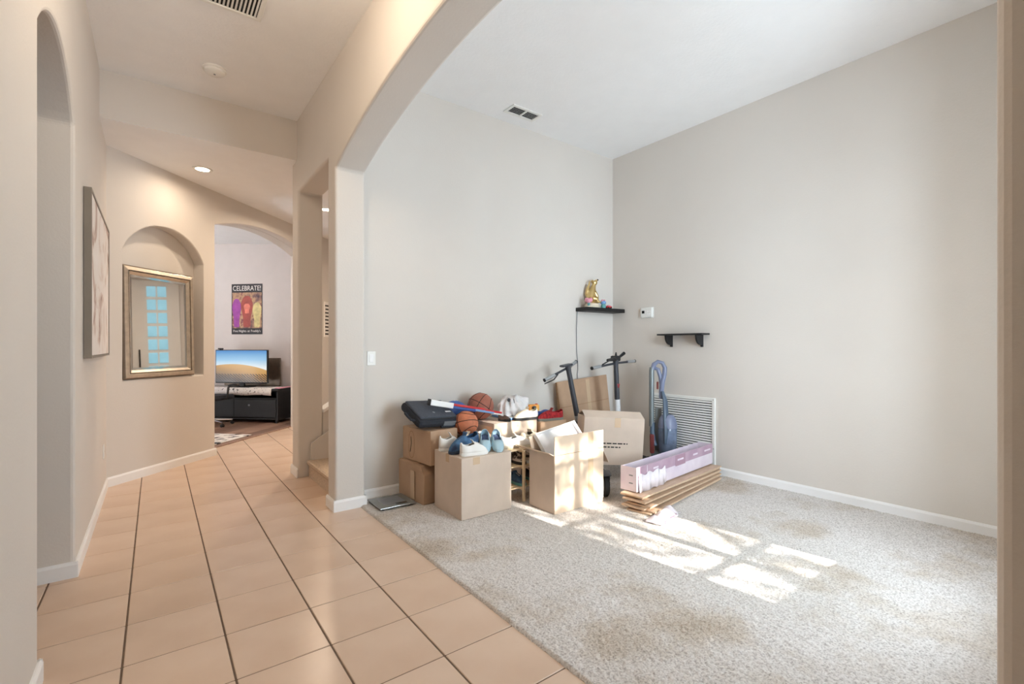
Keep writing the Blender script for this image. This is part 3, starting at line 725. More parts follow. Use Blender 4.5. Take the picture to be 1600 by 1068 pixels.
# television
t = thing('television', 'flat television showing a sand dune under blue sky', 'television', off(0.80, H+0.0125, 0.34), R(-45))
part_box('bezel', 'black', t, -0.495, 0.495, -0.012, 0.03, 0.065, 0.645, 0.006)
b = nb(); box(b, -0.48, 0.48, -0.0145, -0.0125, 0.085, 0.632); obj('screen', b, 'screen_dune', t)
part_box('neck', 'black', t, -0.05, 0.05, 0.0, 0.035, 0.008, 0.08, 0.006)
part_box('stand_base', 'black', t, -0.20, 0.20, -0.085, 0.11, 0.0, 0.012, 0.005)
t2 = thing('webcam', 'small black webcam perched on the television', 'webcam', off(0.80-0.40, H+0.0125+0.645, 0.34+0.0), R(-45))
part_box('camera_body', 'black', t2, -0.045, 0.045, -0.02, 0.015, 0.006, 0.03, 0.008)
part_box('clip', 'black', t2, -0.02, 0.02, -0.01, 0.03, 0.0, 0.008, 0.002)
b = nb(); lathe(b, [(0.008, -0.0005), (0.008, 0.003)], 12, Matrix.Translation((0, -0.02, 0.018)) @ Matrix.Rotation(R(90), 4, 'X')); obj('lens', b, 'black_gloss', t2)
# taupe board behind the television
t = thing('leaning_board', 'plain taupe board leaning on the wall behind the television', 'board', off(0.795, H+0.0125, 0.05), OR)
part_box('panel', 'frame_bronze_dark', t, -0.55, 0.55, -0.02, 0.0, 0.0, 0.50, 0.004)
part_box('backing', 'card_dark', t, -0.54, 0.54, 0.0, 0.012, 0.01, 0.49, 0.003)
# folded pink cloth at the right end
b = nb(); n = 18; rows = [[(0.765+0.005*sin(k), -0.52+0.02*k*1.2, H+0.002), (0.80, -0.52+0.02*k*1.2, H+0.012+0.006*sin(k*1.1)), (0.845, -0.52+0.02*k*1.2, H+0.01+0.004*sin(k*0.7)), (0.85, -0.52+0.02*k*1.2, H+0.002)] for k in range(n)]
loft(b, rows, closed=False, cap=False); o = obj('folded_cloth', b, 'pink', None, off(0.77, 0.006, 0.0), (0, 0, OR), smooth=True, solid=0.006); tag(o, 'pink folded cloth lying on the end of the black television stand', 'cloth')
# office chair
cx, cy = 0.72, 9.06
t = thing('office_chair', 'black office chair with a steel star base on castors', 'chair', (cx, cy, 0.006), R(45))
for k in range(5):
    a = R(-38)+2*pi*k/5; lg = part_tube('base_leg', 'steel', t, [(0.03*cos(a), 0.03*sin(a), 0.10), (0.30*cos(a), 0.30*sin(a), 0.075)], [0.022, 0.014], 8)
    b = nb(); tube(b, [(0.3*cos(a), 0.3*sin(a), 0.08), (0.3*cos(a), 0.3*sin(a), 0.04)], 0.007, 8)
    for s in (-0.014, 0.014):
        lathe(b, [(0.026, -0.008), (0.026, 0.008)], 14, Matrix.Translation((0.3*cos(a)+s*sin(a), 0.3*sin(a)-s*cos(a), 0.0265)) @ Matrix.Rotation(a, 4, 'Z') @ Matrix.Rotation(R(90), 4, 'X'))
    obj('castor', b, 'black', lg)
part_tube('gas_column', 'black', t, [(0, 0, 0.09), (0, 0, 0.42)], 0.025, 12)
part_box('seat', 'fabric_darker', t, -0.24, 0.24, -0.24, 0.24, 0.42, 0.50, 0.03)
part_box('backrest', 'fabric_darker', t, -0.27, -0.21, -0.22, 0.22, 0.56, 1.0, 0.03)
for s in (-1, 1):
    part_tube('armrest', 'black', t, [(-0.05, s*0.24, 0.44), (-0.02, s*0.30, 0.46), (0.0, s*0.305, 0.62), (0.04, s*0.29, 0.655), (0.2, s*0.28, 0.66)], [0.014, 0.016, 0.016, 0.018, 0.016], 10)
part_box('back_bracket', 'black', t, -0.25, -0.1, -0.03, 0.03, 0.40, 0.425, 0.004); part_box('back_post', 'black', t, -0.275, -0.25, -0.03, 0.03, 0.40, 0.7, 0.004)
# rug
b = nb(); prism(b, [[(-0.2, 0.11), (s_of(1.20)+0.48, 0.11), (s_of(1.20)+0.48, 1.3), (-0.2, 1.3)]], 0.0065, 0.016, lambda s, z, q: on_wood(s-0.18, z+DT, q))
tag(obj('area_rug', b, 'rug', bevel=0.003), 'white rug with black marks on the wooden office floor', 'rug')
# added unseen dome lamp that lights the office, above the doorway's view
t = thing('added_dome_lamp', 'added round white dome lamp on the office ceiling, out of view', 'ceiling light', off(-0.1, 3.16, 2.2))
b = nb(); lathe(b, [(0.17, 0.0), (0.17, -0.02), (0.165, -0.025)], 28); obj('lamp_base', b, 'plastic_white', t, smooth='angle')
b = nb(); lathe(b, [(0.16, -0.025), (0.15, -0.05), (0.11, -0.075), (0.05, -0.09), (0.01, -0.093)], 28); obj('lamp_shade', b, 'lamp_glow', t, smooth='angle')
d = bpy.data.lights.new('added_dome_lamp_light', 'POINT'); d.energy = 48; d.color = (1.0, 0.96, 0.95); d.shadow_soft_size = 0.15
o = bpy.data.objects.new('added_dome_lamp_light', d); COL.objects.link(o); o.parent = t; o.location = (0, 0, -0.26)
# unseen hall ceiling lamp, placed to brighten the arch wall
t = thing('hall_lamp', 'unseen round white flush lamp on the hall ceiling opposite the wide arch', 'ceiling light', (0.38, 2.3, ZH))
b = nb(); lathe(b, [(0.15, 0.0), (0.15, -0.02), (0.145, -0.025)], 28); obj('lamp_base', b, 'plastic_white', t, smooth='angle')
b = nb(); lathe(b, [(0.14, -0.025), (0.13, -0.05), (0.10, -0.075), (0.05, -0.09), (0.01, -0.093)], 28); obj('lamp_shade', b, 'lamp_glow', t, smooth='angle')
d = bpy.data.lights.new('hall_lamp_light', 'POINT'); d.energy = 22; d.color = (1.0, 0.80, 0.60); d.shadow_soft_size = 0.15
o = bpy.data.objects.new('hall_lamp_light', d); COL.objects.link(o); o.parent = t; o.location = (0, 0, -0.26)
# print in the corridor, seen through the stair opening
pc = s_of(2.36)
t = thing('wall_print', 'small black and white print on the wall seen past the stair', 'picture', diag(pc, 1.75, -0.002), R(45))
part_box('backing', 'poster_white', t, -0.12, 0.12, -0.012, 0.0, -0.3, 0.3, 0.002)
for k in range(9): part_box('printed_line', 'ink', t, -0.10+0.01*(k % 2), 0.08+0.01*(k % 3), -0.0135, -0.0115, -0.26+0.06*k, -0.235+0.06*k, 0.001)

# ------------------------------------------------------------------ cartons in the living room
CZ = 0.0135                                   # top of the carpet pile
def carton(label, loc, rz, sx, sy, sz, m='card', seam='x', top=True, gap=0.006, tilt=(0, 0), flaps_out=None, tape=True, name='cardboard_box'):
    """closed carton: origin at the base's near-left corner"""
    t = thing(name, label, 'box', loc, (tilt[0], tilt[1], rz))
    b = nb(); rbox(b, 0, sx, 0, sy, 0, sz-0.004, 0.004, 2); obj('carton_body', b, m, t)
    if top:
        if seam == 'x':
            part_box('top_flap', m, t, 0.001, sx-0.001, 0.001, sy/2-gap/2, sz-0.0055, sz, 0.0015)
            part_box('top_flap', m, t, 0.001, sx-0.001, sy/2+gap/2, sy-0.001, sz-0.0055, sz, 0.0015)
            if tape: part_box('tape_strip', 'tape', t, -0.0008, sx+0.0008, sy/2-0.026, sy/2+0.026, sz-0.06, sz+0.0008, 0.0004)
        else:
            part_box('top_flap', m, t, 0.001, sx/2-gap/2, 0.001, sy-0.001, sz-0.0055, sz, 0.0015)
            part_box('top_flap', m, t, sx/2+gap/2, sx-0.001, 0.001, sy-0.001, sz-0.0055, sz, 0.0015)
            if tape: part_box('tape_strip', 'tape', t, sx/2-0.026, sx/2+0.026, -0.0008, sy+0.0008, sz-0.05, sz+0.0008, 0.0004)
    return t
# big square carton A
A = carton('large square cardboard box with shoes piled on its lid', (1.79, 3.0, CZ), 0, 0.455, 0.42, 0.452, 'card', 'x', gap=0.02)
b = nb(); M = Matrix.Translation((0.455, 0.0, 0.452)) @ Matrix.Rotation(R(8), 4, 'Y')
rbox(b, 0.0, 0.004, 0.005, 0.30, -0.17, 0.0, 0.001, 1, M); obj('side_flap', b, 'card_pale', A)
part_box('tape_end', 'tape', A, 0.10, 0.16, -0.0012, 0.0, 0.395, 0.448, 0.0004)
# lower crumpled carton with a torn corner
t = thing('cardboard_box', 'battered low cardboard box with a dented top edge, bottom of its stack', 'box', (1.722, 3.475, CZ), (0, 0, R(6)))
b = nb(); sx, sy, sz = 0.36, 0.39, 0.312
prof = [(0.0, 0.0), (sy, 0.0), (sy, sz), (0.28, sz-0.003), (0.14, sz), (0.075, sz-0.01), (0.03, sz-0.06), (0.0, sz-0.075)]
prism(b, [prof], 0.0, sx, lambda s, z, q: (q+0.006*sin(9*s+4*z), s, z)); obj('carton_body', b, 'card_dark', t, bevel=0.006)
part_box('tape_strip', 'tape', t, -0.009, -0.004, 0.13, 0.19, 0.02, sz-0.06, 0.001)
b = nb(); M = Matrix.Translation((-0.004, 0.10, sz-0.012)) @ Matrix.Rotation(R(-18), 4, 'Y')
rbox(b, -0.002, 0.002, -0.07, 0.12, -0.09, 0.004, 0.001, 1, M); obj('torn_flap', b, 'card_dark', t)
part_box('top_liner', 'card_dark', t, 0.0, sx, 0.12, sy, sz-0.004, sz+0.002, 0.001)
# upper carton with handle cut-out
t = thing('cardboard_box', 'cardboard box with a rounded handle cut-out, stacked under the dark bag', 'box', (1.762, 3.435, CZ+0.317), (0, 0, R(7)))
sx, sy, sz = 0.27, 0.42, 0.272
b = nb(); rbox(b, 0, sx, 0, sy, 0, sz, 0.005); obj('carton_body', b, 'card_dark', t)
for y0, y1 in ((0.002, sy/2-0.004), (sy/2+0.004, sy-0.002)): part_box('top_flap', 'card_dark', t, 0.002, sx-0.002, y0, y1, sz-0.002, sz+0.004, 0.0015)
b = nb(); ov = [(0.28+0.045*cos(a*2*pi/28), 0.135+0.115*(abs(sin(a*2*pi/28))**0.6)*(1 if sin(a*2*pi/28) > 0 else -1)) for a in range(28)]
iv = [(0.28+(y-0.28)*0.88, 0.135+(z-0.135)*0.95) for y, z in ov]
prism(b, [ov, iv], -0.0012, 0.0005, lambda s, z, q: (q, s, z)); obj('handle_outline', b, 'card_edge', t)
part_tube('printed_mark', 'ink', t, [(-0.001, 0.29, 0.20), (-0.001, 0.282, 0.15), (-0.001, 0.29, 0.11), (-0.001, 0.30, 0.07)], 0.003, 6)
# support carton E and carton D
carton('low cardboard box under the blue ball and the small basketball', (2.105, 3.45, CZ), 0, 0.265, 0.44, 0.505, 'card_dark', 'y', tape=False)
D_ = carton('cardboard box holding the folded white clothes and the big basketball', (2.392, 3.45, CZ), R(1), 0.50, 0.42, 0.592, 'card', 'y', tape=True)
part_box('painted_side_light', 'peach', D_, -0.0012, 0.0, 0.03, 0.38, 0.30, 0.56, 0.0004)  # peach panel paints the orange light on this side of the carton

# open carton B with raised front flap
B = thing('open_cardboard_box', 'tall open cardboard box with its flap raised in the sunlight', 'box', (2.42, 2.685, CZ))
sx, sy, sz, th_ = 0.54, 0.305, 0.445, 0.005
part_box('front_panel', 'card_pale', B, 0, sx, 0, th_, 0, sz+0.145, 0.0015)
part_box('back_panel', 'card', B, 0, sx, sy-th_, sy, 0, sz, 0.0015)
part_box('left_panel', 'card', B, 0, th_, th_, sy-th_, 0, sz, 0.0015)
part_box('right_panel', 'card', B, sx-th_, sx, th_, sy-th_, 0, sz, 0.0015)
part_box('bottom_panel', 'card', B, th_, sx-th_, th_, sy-th_, 0.0, 0.006, 0.0015)
b = nb(); M = Matrix.Translation((0.0, 0.0, sz)) @ Matrix.Rotation(R(-62), 4, 'Y') ; rbox(b, -0.003, 0.002, 0.01, sy+0.13, 0.0, 0.05, 0.001, 1, M); obj('left_flap', b, 'card_pale', B)
b = nb(); M = Matrix.Translation((0.0, sy, sz)) @ Matrix.Rotation(R(-20), 4, 'X'); rbox(b, 0.02, 0.19, -0.005, 0.0, 0.0, 0.10, 0.001, 1, M); obj('back_flap', b, 'card', B)
b = nb(); M = Matrix.Translation((sx, 0.0, sz)) @ Matrix.Rotation(R(150), 4, 'Y'); rbox(b, 0.0, 0.004, 0.01, sy-0.01, 0.0, 0.16, 0.001, 1, M); obj('right_flap', b, 'card', B)
part_box('tape_strip', 'tape', B, 0.36, 0.42, -0.001, 0.0, 0.01, sz+0.14, 0.0004)
part_box('creased_edge', 'card_edge', B, 0.0, sx, -0.0008, 0.0005, sz-0.002, sz+0.002, 0.0003)
# white gift-box lid and garments inside carton B
t = thing('gift_box_lid', 'white shallow box lid propped inside the open cardboard box', 'box lid', (2.70, 2.865, CZ+0.405), (R(-38), R(-10), R(-4)))
part_box('lid_panel', 'white_cloth', t, -0.20, 0.22, -0.004, 0.0, 0.0, 0.22, 0.001)
part_box('lid_rim', 'trim_white', t, -0.20, 0.22, -0.045, -0.003, 0.215, 0.22, 0.001)
part_box('lid_rim', 'trim_white', t, -0.20, -0.195, -0.045, -0.003, 0.0, 0.216, 0.001)
part_box('lid_rim', 'trim_white', t, 0.215, 0.22, -0.045, -0.003, 0.0, 0.216, 0.001)
def heap(name, label, cat, m, loc, size, rz=0, seed=0, folds=7, amp=0.12, lvl=4, group=None, extra=None):
    t = thing(name, label, cat, loc, rz, group)
    b = nb(); bmesh.ops.create_icosphere(b, subdivisions=lvl, radius=1.0)
    for v in b.verts:
        p = v.co.copy(); ang = math.atan2(p.y, p.x)
        k = 1+amp*sin(folds*ang+3*p.z+seed)*(0.4+0.6*abs(p.z)) + amp*1.2*noise.noise(p*2.3+Vector((seed, seed*2.1, 0))) + 0.4*amp*noise.noise(p*6+Vector((seed, 0, 0)))
        z = max(p.z*k, -0.35)
        v.co = Vector((p.x*k*size[0]/2, p.y*k*size[1]/2, (z+0.35)/1.35*size[2]))
    obj('fabric', b, m, t, smooth=True)
    if extra: extra(t)
    return t
b0 = CZ
heap('folded_garment', 'dark striped garment stuffed in the open cardboard box', 'clothes', 'dark_cloth', (2.84, 2.80, CZ+0.25), (0.19, 0.16, 0.15), R(8), 3)
heap('folded_garment', 'grey garment bulging from the open cardboard box', 'clothes', 'grey_cloth', (2.575, 2.785, CZ+0.25), (0.22, 0.15, 0.17), R(-8), 6)

# bamboo shoe rack
t = thing('shoe_rack', 'small bamboo shoe rack between the cardboard boxes', 'shoe rack', (2.30, 3.075, CZ))
for x in (0.13, 0.60):
    for y in (0.0, 0.24): part_box('post', 'bamboo', t, x-0.011, x+0.011, y-0.011, y+0.011, 0.0, 0.42, 0.004)
for z in (0.115, 0.29, 0.425):
    for k in range(5): part_box('slat', 'bamboo', t, 0.01, 0.66, 0.012+0.048*k, 0.046+0.048*k, z-0.006, z+0.006, 0.003)
    for x in (0.13, 0.60): part_box('cross_bar', 'bamboo', t, x-0.009, x+0.009, -0.012, 0.252, z-0.024, z-0.006, 0.003)

# ------------------------------------------------------------------ shoes
def shoe(name, label, loc, rz, up='white_leather', sole='white_leather', lin_='lining', L=0.27, hgt=0.10, laces=True, pitch=0.0, roll=0.0, group=None, kind='sneaker', lace_m='trim_white', hi=1.0):
    t = thing(name, label, 'shoe', loc, (roll, pitch, rz), group)
    n = 18; S = [0.0, 0.03, 0.1, 0.2, 0.3, 0.38, 0.46, 0.55, 0.65, 0.75, 0.85, 0.93, 0.985, 1.0]
    wid = lambda s: 0.5*L*0.36*(0.55+0.45*min(1, s/0.12) if s < 0.12 else (1.0-0.13*sin(pi*min(1, max(0, (s-0.12)/0.5)))) if s < 0.62 else 1.0*math.sqrt(max(0.02, 1-((s-0.62)/0.40)**2.2)) if s > 0.62 else 1.0)
    def top(s):
        if kind == 'slip': z = hgt*(0.92 if s < 0.06 else 0.92-0.42*min(1, (s-0.06)/0.30) if s < 0.36 else 0.72)
        else: z = hgt*hi*(0.98 if s < 0.08 else 0.98-0.12*sin(pi*(s-0.08)/0.34) if s < 0.42 else 1.0)
        if s >= 0.42:
            q = (s-0.42)/0.58; base = hgt*(hi if kind != 'slip' else 0.74)
            z = base*(1-q)**1.0 + 0.36*hgt*q + 0.10*hgt*sin(pi*q)
            if q > 0.86: z *= 1-2.4*(q-0.86)
        return z
    sole_h = 0.024 if kind != 'slip' else 0.028
    rings = []
    for s in S:
        w, z1 = wid(s)*0.94, top(s); x = (s-0.5)*L*0.97
        ring_ = []
        for k in range(n):
            a = pi*k/(n-1); ex = 0.62
            c_, s_ = cos(a), sin(a)
            ring_.append((x, w*(abs(c_)**ex)*(1 if c_ > 0 else -1), sole_h*0.6+(z1-sole_h*0.6)*(abs(s_)**0.75)))
        rings.append(ring_)
    b = nb(); V = [[b.verts.new(p) for p in r_] for r_ in rings]
    for i in range(len(V)-1):
        op = 1 <= i and S[i+1] <= (0.66 if kind == 'slip' else 0.47)
        for k in range(n-1):
            if op and 5 <= k <= n-7: continue
            b.faces.new((V[i][k], V[i][k+1], V[i+1][k+1], V[i+1][k]))
    b.faces.new(V[0]); b.faces.new(V[-1][::-1])
    u_ = obj('upper', b, up, t, smooth=True, solid=0.004)
    b = nb(); out = [((s-0.5)*L, wid(s)*1.04) for s in S]; lp_ = out + [(x, -y) for x, y in reversed(out)]
    loft(b, [[(x*0.985, y*0.97, 0.0) for x, y in lp_], [(x, y, 0.004) for x, y in lp_], [(x, y, sole_h-0.004) for x, y in lp_], [(x*0.985, y*0.96, sole_h) for x, y in lp_]])
    obj('sole', b, sole, t, smooth='angle')
    b = nb(); lp2 = [((s-0.5)*L*0.95, wid(s)*0.82) for s in S[:9]]; lp2 = lp2+[(x, -y) for x, y in reversed(lp2)]
    loft(b, [[(x, y, sole_h) for x, y in lp2], [(x, y, sole_h+0.012) for x, y in lp2]]); obj('insole', b, lin_, t)
    if laces:
        b = nb()
        for q in (0.50, 0.56, 0.62, 0.68):
            w, z1, x = wid(q)*0.42, top(q), (q-0.5)*L*0.97
            tube(b, [(x-0.004, -w, z1-0.012), (x, 0, z1+0.004), (x+0.004, w, z1-0.012)], 0.0032, 6)
        obj('laces', b, lace_m, u_, smooth=True)
        b = nb(); x = (0.44-0.5)*L; loft(b, [[(x+0.012, -0.02, hgt*hi*0.85), (x+0.012, 0.02, hgt*hi*0.85), (x+0.017, 0.02, hgt*hi*0.85), (x+0.017, -0.02, hgt*hi*0.85)], [(x-0.012, -0.022, hgt*hi*1.18), (x-0.012, 0.022, hgt*hi*1.18), (x-0.007, 0.022, hgt*hi*1.18), (x-0.007, -0.022, hgt*hi*1.18)]])
        obj('tongue', b, up, t)
    return t
ZA = CZ+0.4535
shoe('sneaker', 'plain white sneaker on the front edge of the large square box', (1.94, 3.065, ZA), R(-10), L=0.22)
shoe('sneaker', 'dark blue mesh sneaker lying on the large square box', (1.935, 3.205, ZA+0.014), R(-166), 'denim_blue', 'sole_navy', L=0.30, hgt=0.115, pitch=R(5), lace_m='navy')
shoe('slip_on_shoe', 'pale blue slip-on shoe with navy lining, on the corner of the large square box', (2.19, 3.115, ZA+0.031), R(-118), 'pale_blue', 'pale_blue', 'navy', L=0.25, laces=False, kind='slip', hgt=0.095, pitch=R(14))
shoe('slip_on_shoe', 'pale blue slip-on shoe with navy lining, beside the dark blue sneaker', (2.11, 3.17, ZA+0.031), R(-122), 'pale_blue', 'pale_blue', 'navy', L=0.25, laces=False, kind='slip', hgt=0.095, pitch=R(14))
shoe('sneaker', 'white high-collared sneaker behind the toe of the dark blue sneaker', (1.885, 3.315, ZA), R(-8), L=0.2, hi=1.2)
shoe('sneaker', 'cream sneaker below the small basketball', (2.06, 3.378, ZA+0.0), R(-172), 'cream_leather', 'cream_sole', L=0.26)
shoe('sneaker', 'white running shoe with a cream sole on top of the bamboo rack', (2.43, 3.17, CZ+0.432), R(-15), 'white_leather', 'cream_sole', L=0.28)
shoe('sneaker', 'cream running shoe with a grey sole on top of the bamboo rack', (2.66, 3.27, CZ+0.432), R(20), 'cream_leather', 'grey_sole', L=0.28)
shoe('sneaker', 'grey and white speckled shoe at the edge of the large square box', (2.213, 3.325, ZA), R(-95), 'white_cloth', 'pale_blue', L=0.2)
for i, (x, z, up, so, lb) in enumerate(((0.10, 0.121, 'denim_blue', 'teal', 'dark blue shoe on the lowest tier of the bamboo rack'), (0.36, 0.121, 'dark_cloth', 'teal', 'charcoal shoe on the lowest tier of the bamboo rack'),
                         (0.10, 0.296, 'patchwork', 'rubber', 'brown and white patterned shoe on the middle tier of the bamboo rack'), (0.27, 0.296, 'patchwork', 'white_leather', 'patterned shoe with a white sole on the middle tier of the bamboo rack'))):
    shoe('sneaker', lb, (2.30+x+(0.085 if i in (0, 2) else 0.0)-0.06+0.02, 3.075+0.125, CZ+z), R(-90 if i % 2 == 0 else -86), up, so, L=0.24, hgt=0.085)

# ------------------------------------------------------------------ dark bag
bag = thing('laptop_bag', 'dark grey soft bag lying tilted on the stacked boxes by the wall', 'bag', (1.868, 3.66, CZ+0.317+0.356), (R(25), R(3), R(7)))
part_box('bag_body', 'fabric_darker', bag, -0.215, 0.19, -0.17, 0.155, 0.0, 0.075, 0.03)
b = nb(); rbox(b, -0.195, 0.172, -0.14, 0.135, 0.066, 0.092, 0.024, 3); pk = obj('front_pocket', b, 'fabric_dark', bag, smooth='angle')
part_box('brand_tag', 'trim_white', pk, 0.09, 0.145, -0.075, -0.058, 0.0905, 0.0935, 0.001)
b = nb(); lathe(b, [(0.012, 0), (0.012, 0.0025)], 14, Matrix.Translation((-0.03, -0.07, 0.091))); obj('badge', b, 'grey_plastic', pk)
part_tube('zip', 'black', pk, [(-0.185, -0.142, 0.078), (0.0, -0.147, 0.078), (0.16, -0.142, 0.078)], 0.005, 6)
part_tube('carry_handle', 'fabric_darker', bag, [(-0.21, -0.10, 0.04), (-0.25, -0.095, 0.05), (-0.257, -0.05, 0.055), (-0.25, 0.0, 0.05), (-0.21, 0.01, 0.04)], 0.011, 8)
part_box('side_panel', 'grey_plastic', bag, 0.03, 0.17, -0.173, -0.167, 0.012, 0.06, 0.003)  # lighter panel paints the sunlight on the bag's lower right side
part_tube('strap', 'fabric_darker', bag, [(0.18, -0.10, 0.07), (0.20, -0.12, 0.045), (0.185, -0.16, 0.02), (0.12, -0.182, 0.014), (0.0, -0.182, 0.02)], 0.008, 8)

# ------------------------------------------------------------------ balls
def basketball(label, c, r, m, rot, nm='basketball'):
    t = thing(nm, label, 'ball', (c[0], c[1], c[2]-r))
    b = nb(); ball(b, (0, 0, r), r, 36, 24); obj('cover', b, m, t, smooth=True)
    Mx = Matrix.Translation((0, 0, r)) @ Euler(rot).to_matrix().to_4x4()
    loops = []
    for ax in range(2):
        loops.append([(cos(a), sin(a), 0) if ax == 0 else (cos(a), 0, sin(a)) for a in [2*pi*i/48 for i in range(49)]])
    for s in (-1, 1):
        cv = []
        for i in range(49):
            a = 2*pi*i/48; y = s*(0.62+0.16*cos(2*a)); rr = math.sqrt(1-y*y); cv.append((rr*cos(a), y, rr*sin(a)))
        loops.append(cv)
    for lpp in loops:
        b = nb(); tube(b, [Mx @ (Vector(p)*r*1.0005) for p in lpp], 0.0032, 5, False); obj('seam', b, 'ball_line', t, smooth=True)
    return t
basketball('brown basketball resting on the box beside the folded white clothes', (2.435, 3.735, CZ+0.5945+0.124), 0.124, 'ball_brown', (0.5, 0.4, 0.9))
basketball('small orange basketball sitting behind the shoes in the sunlight', (2.14, 3.515, CZ+0.5065+0.107), 0.107, 'ball_orange', (1.2, 0.2, 0.3))
t = thing('play_ball', 'smooth blue ball tucked behind the dark bag', 'ball', (2.182, 3.78, CZ+0.5065))
b = nb(); ball(b, (0, 0, 0.138), 0.138, 32, 20); obj('cover', b, 'ball_blue', t, smooth=True)
b = nb(); lathe(b, [(0.008, 0), (0.008, 0.003)], 12, Matrix.Translation((0, 0, 0.275))); obj('valve', b, 'trim_white', t)

# toy bat: white grip, red and blue shaft, patterned end
t = thing('toy_bat', 'long flat white red and blue toy bat laid across the balls and bag', 'toy')
p0 = Vector((1.83, 3.585, 0.823)); p1 = Vector((2.56, 3.585, 0.672)); dd = (p1-p0)
def along(f): return p0+dd*f
def bar(nm, m_, f0, f1, w, h0, h1, yoff=0.0):
    b = nb(); a, c = along(f0), along(f1)
    L_ = (c-a).length; M = Matrix.Translation(a) @ dd.to_track_quat('X', 'Z').to_matrix().to_4x4()
    rbox(b, 0, L_, -w/2+yoff, w/2+yoff, h0, h1, 0.006, 2, M); return obj(nm, b, m_, t)
bar('grip', 'trim_white', 0.0, 0.30, 0.05, -0.022, 0.026)
bar('end_cap', 'black', -0.012, 0.002, 0.052, -0.024, 0.03)
bar('shaft_top', 'red', 0.29, 0.74, 0.05, 0.002, 0.022)
bar('shaft_underside', 'blue', 0.29, 0.62, 0.05, -0.022, 0.003)
bar('printed_band', 'sky_blue', 0.60, 0.88, 0.052, -0.016, 0.006)
bar('tip', 'red', 0.74, 1.0, 0.05, -0.004, 0.014)
bar('tip_edge', 'trim_white', 0.86, 1.0, 0.05, -0.018, -0.004)

# ------------------------------------------------------------------ clothes and bits on carton D
ZD = CZ+0.594
def jacket_extra(t):
    part_box('folded_sleeve', 'white_cloth', t, -0.02, 0.155, -0.06, 0.08, 0.095, 0.165, 0.02)
    b = nb(); lathe(b, [(0.014, 0), (0.018, 0.012), (0.010, 0.014)], 14, Matrix.Translation((-0.08, -0.05, 0.145)) @ Matrix.Rotation(R(60), 4, 'X')); obj('eyelet', b, 'lining', t)
    part_tube('seam', 'lining', t, [(-0.045, -0.085, 0.16), (-0.042, -0.09, 0.12)], 0.003, 6)
heap('folded_clothes', 'heap of folded white clothes on the box by the back wall', 'clothes', 'white_cloth', (2.765, 3.67, ZD+0.026), (0.31, 0.22, 0.175), R(-4), 2, folds=13, amp=0.15, lvl=5, extra=jacket_extra)
t = thing('shoe_box_lid', 'flat blue and white box lid under the folded white clothes', 'box lid', (2.62, 3.52, ZD))
part_box('lid_panel', 'sky_blue', t, 0.0, 0.27, 0.0, 0.30, 0.0, 0.018, 0.003); part_box('lid_band', 'blue', t, 0.02, 0.25, -0.001, 0.002, 0.004, 0.014, 0.0005); part_box('lid_label', 'trim_white', t, 0.03, 0.17, 0.02, 0.10, 0.0175, 0.0195, 0.0005)
shoe('loafer', 'dark brown low shoe next to the brown basketball', (2.555, 3.515, ZD), R(-60), 'brown_shoe', 'rubber', L=0.12, hgt=0.055, laces=False)
t = thing('toy_camera', 'orange and yellow plastic toy on top of the boxes', 'toy', (2.965, 3.60, ZD+0.05), R(-20))
part_box('casing', 'orange', t, -0.055, 0.055, -0.03, 0.03, 0.0, 0.065, 0.014)
b = nb(); lathe(b, [(0.02, 0), (0.02, 0.016), (0.012, 0.018)], 16, Matrix.Translation((-0.005, -0.03, 0.035)) @ Matrix.Rotation(R(90), 4, 'X')); obj('lens', b, 'black_gloss', t)
part_box('button', 'red', t, 0.02, 0.04, -0.012, 0.012, 0.064, 0.072, 0.002)
carton('slim cardboard box holding the orange toy and the red shoe, behind the bamboo rack', (2.905, 3.42, CZ), 0, 0.33, 0.30, 0.56, 'card_dark', 'x', tape=False)
ZS = CZ+0.5615
t = thing('cloth_bundle', 'navy cloth bundle beneath the orange toy', 'clothes', (2.965, 3.60, ZS))
b = nb(); rbox(b, -0.07, 0.08, -0.06, 0.07, 0.0, 0.078, 0.02, 3); obj('fabric', b, 'blue', t, smooth='angle'); part_box('fold', 'navy', t, -0.06, 0.07, -0.063, -0.055, 0.02, 0.05, 0.003)
t = thing('baseball_cap', 'blue and white cap beside the orange toy', 'cap', (3.13, 3.61, ZS), R(10))
b = nb(); ball(b, (0, 0, 0.0), 0.075, 20, 12, (1.1, 0.95, 1.1)); bmesh.ops.bisect_plane(b, geom=b.verts[:]+b.edges[:]+b.faces[:], plane_co=(0, 0, 0.002), plane_no=(0, 0, -1), clear_outer=True); obj('crown', b, 'blue', t, smooth=True, solid=0.003)
b = nb(); lp_ = [(0.06+0.075*cos(a*pi/10-pi/2), 0.07*sin(a*pi/10-pi/2)) for a in range(11)]; prism(b, [lp_], 0.004, 0.010, lambda s, z, q: (s, z, q)); obj('brim', b, 'trim_white', t, bevel=0.002)
shoe('knit_shoe', 'bright red knitted shoe with a grey sole on the slim box', (3.07, 3.475, ZS), R(172), 'red_knit', 'grey_sole', L=0.28, hgt=0.10, lace_m='dark_cloth')
shoe('sneaker', 'cream sneaker with a black sole in front of the folded white clothes', (2.77, 3.478, ZD), R(176), 'cream_leather', 'rubber', L=0.25)

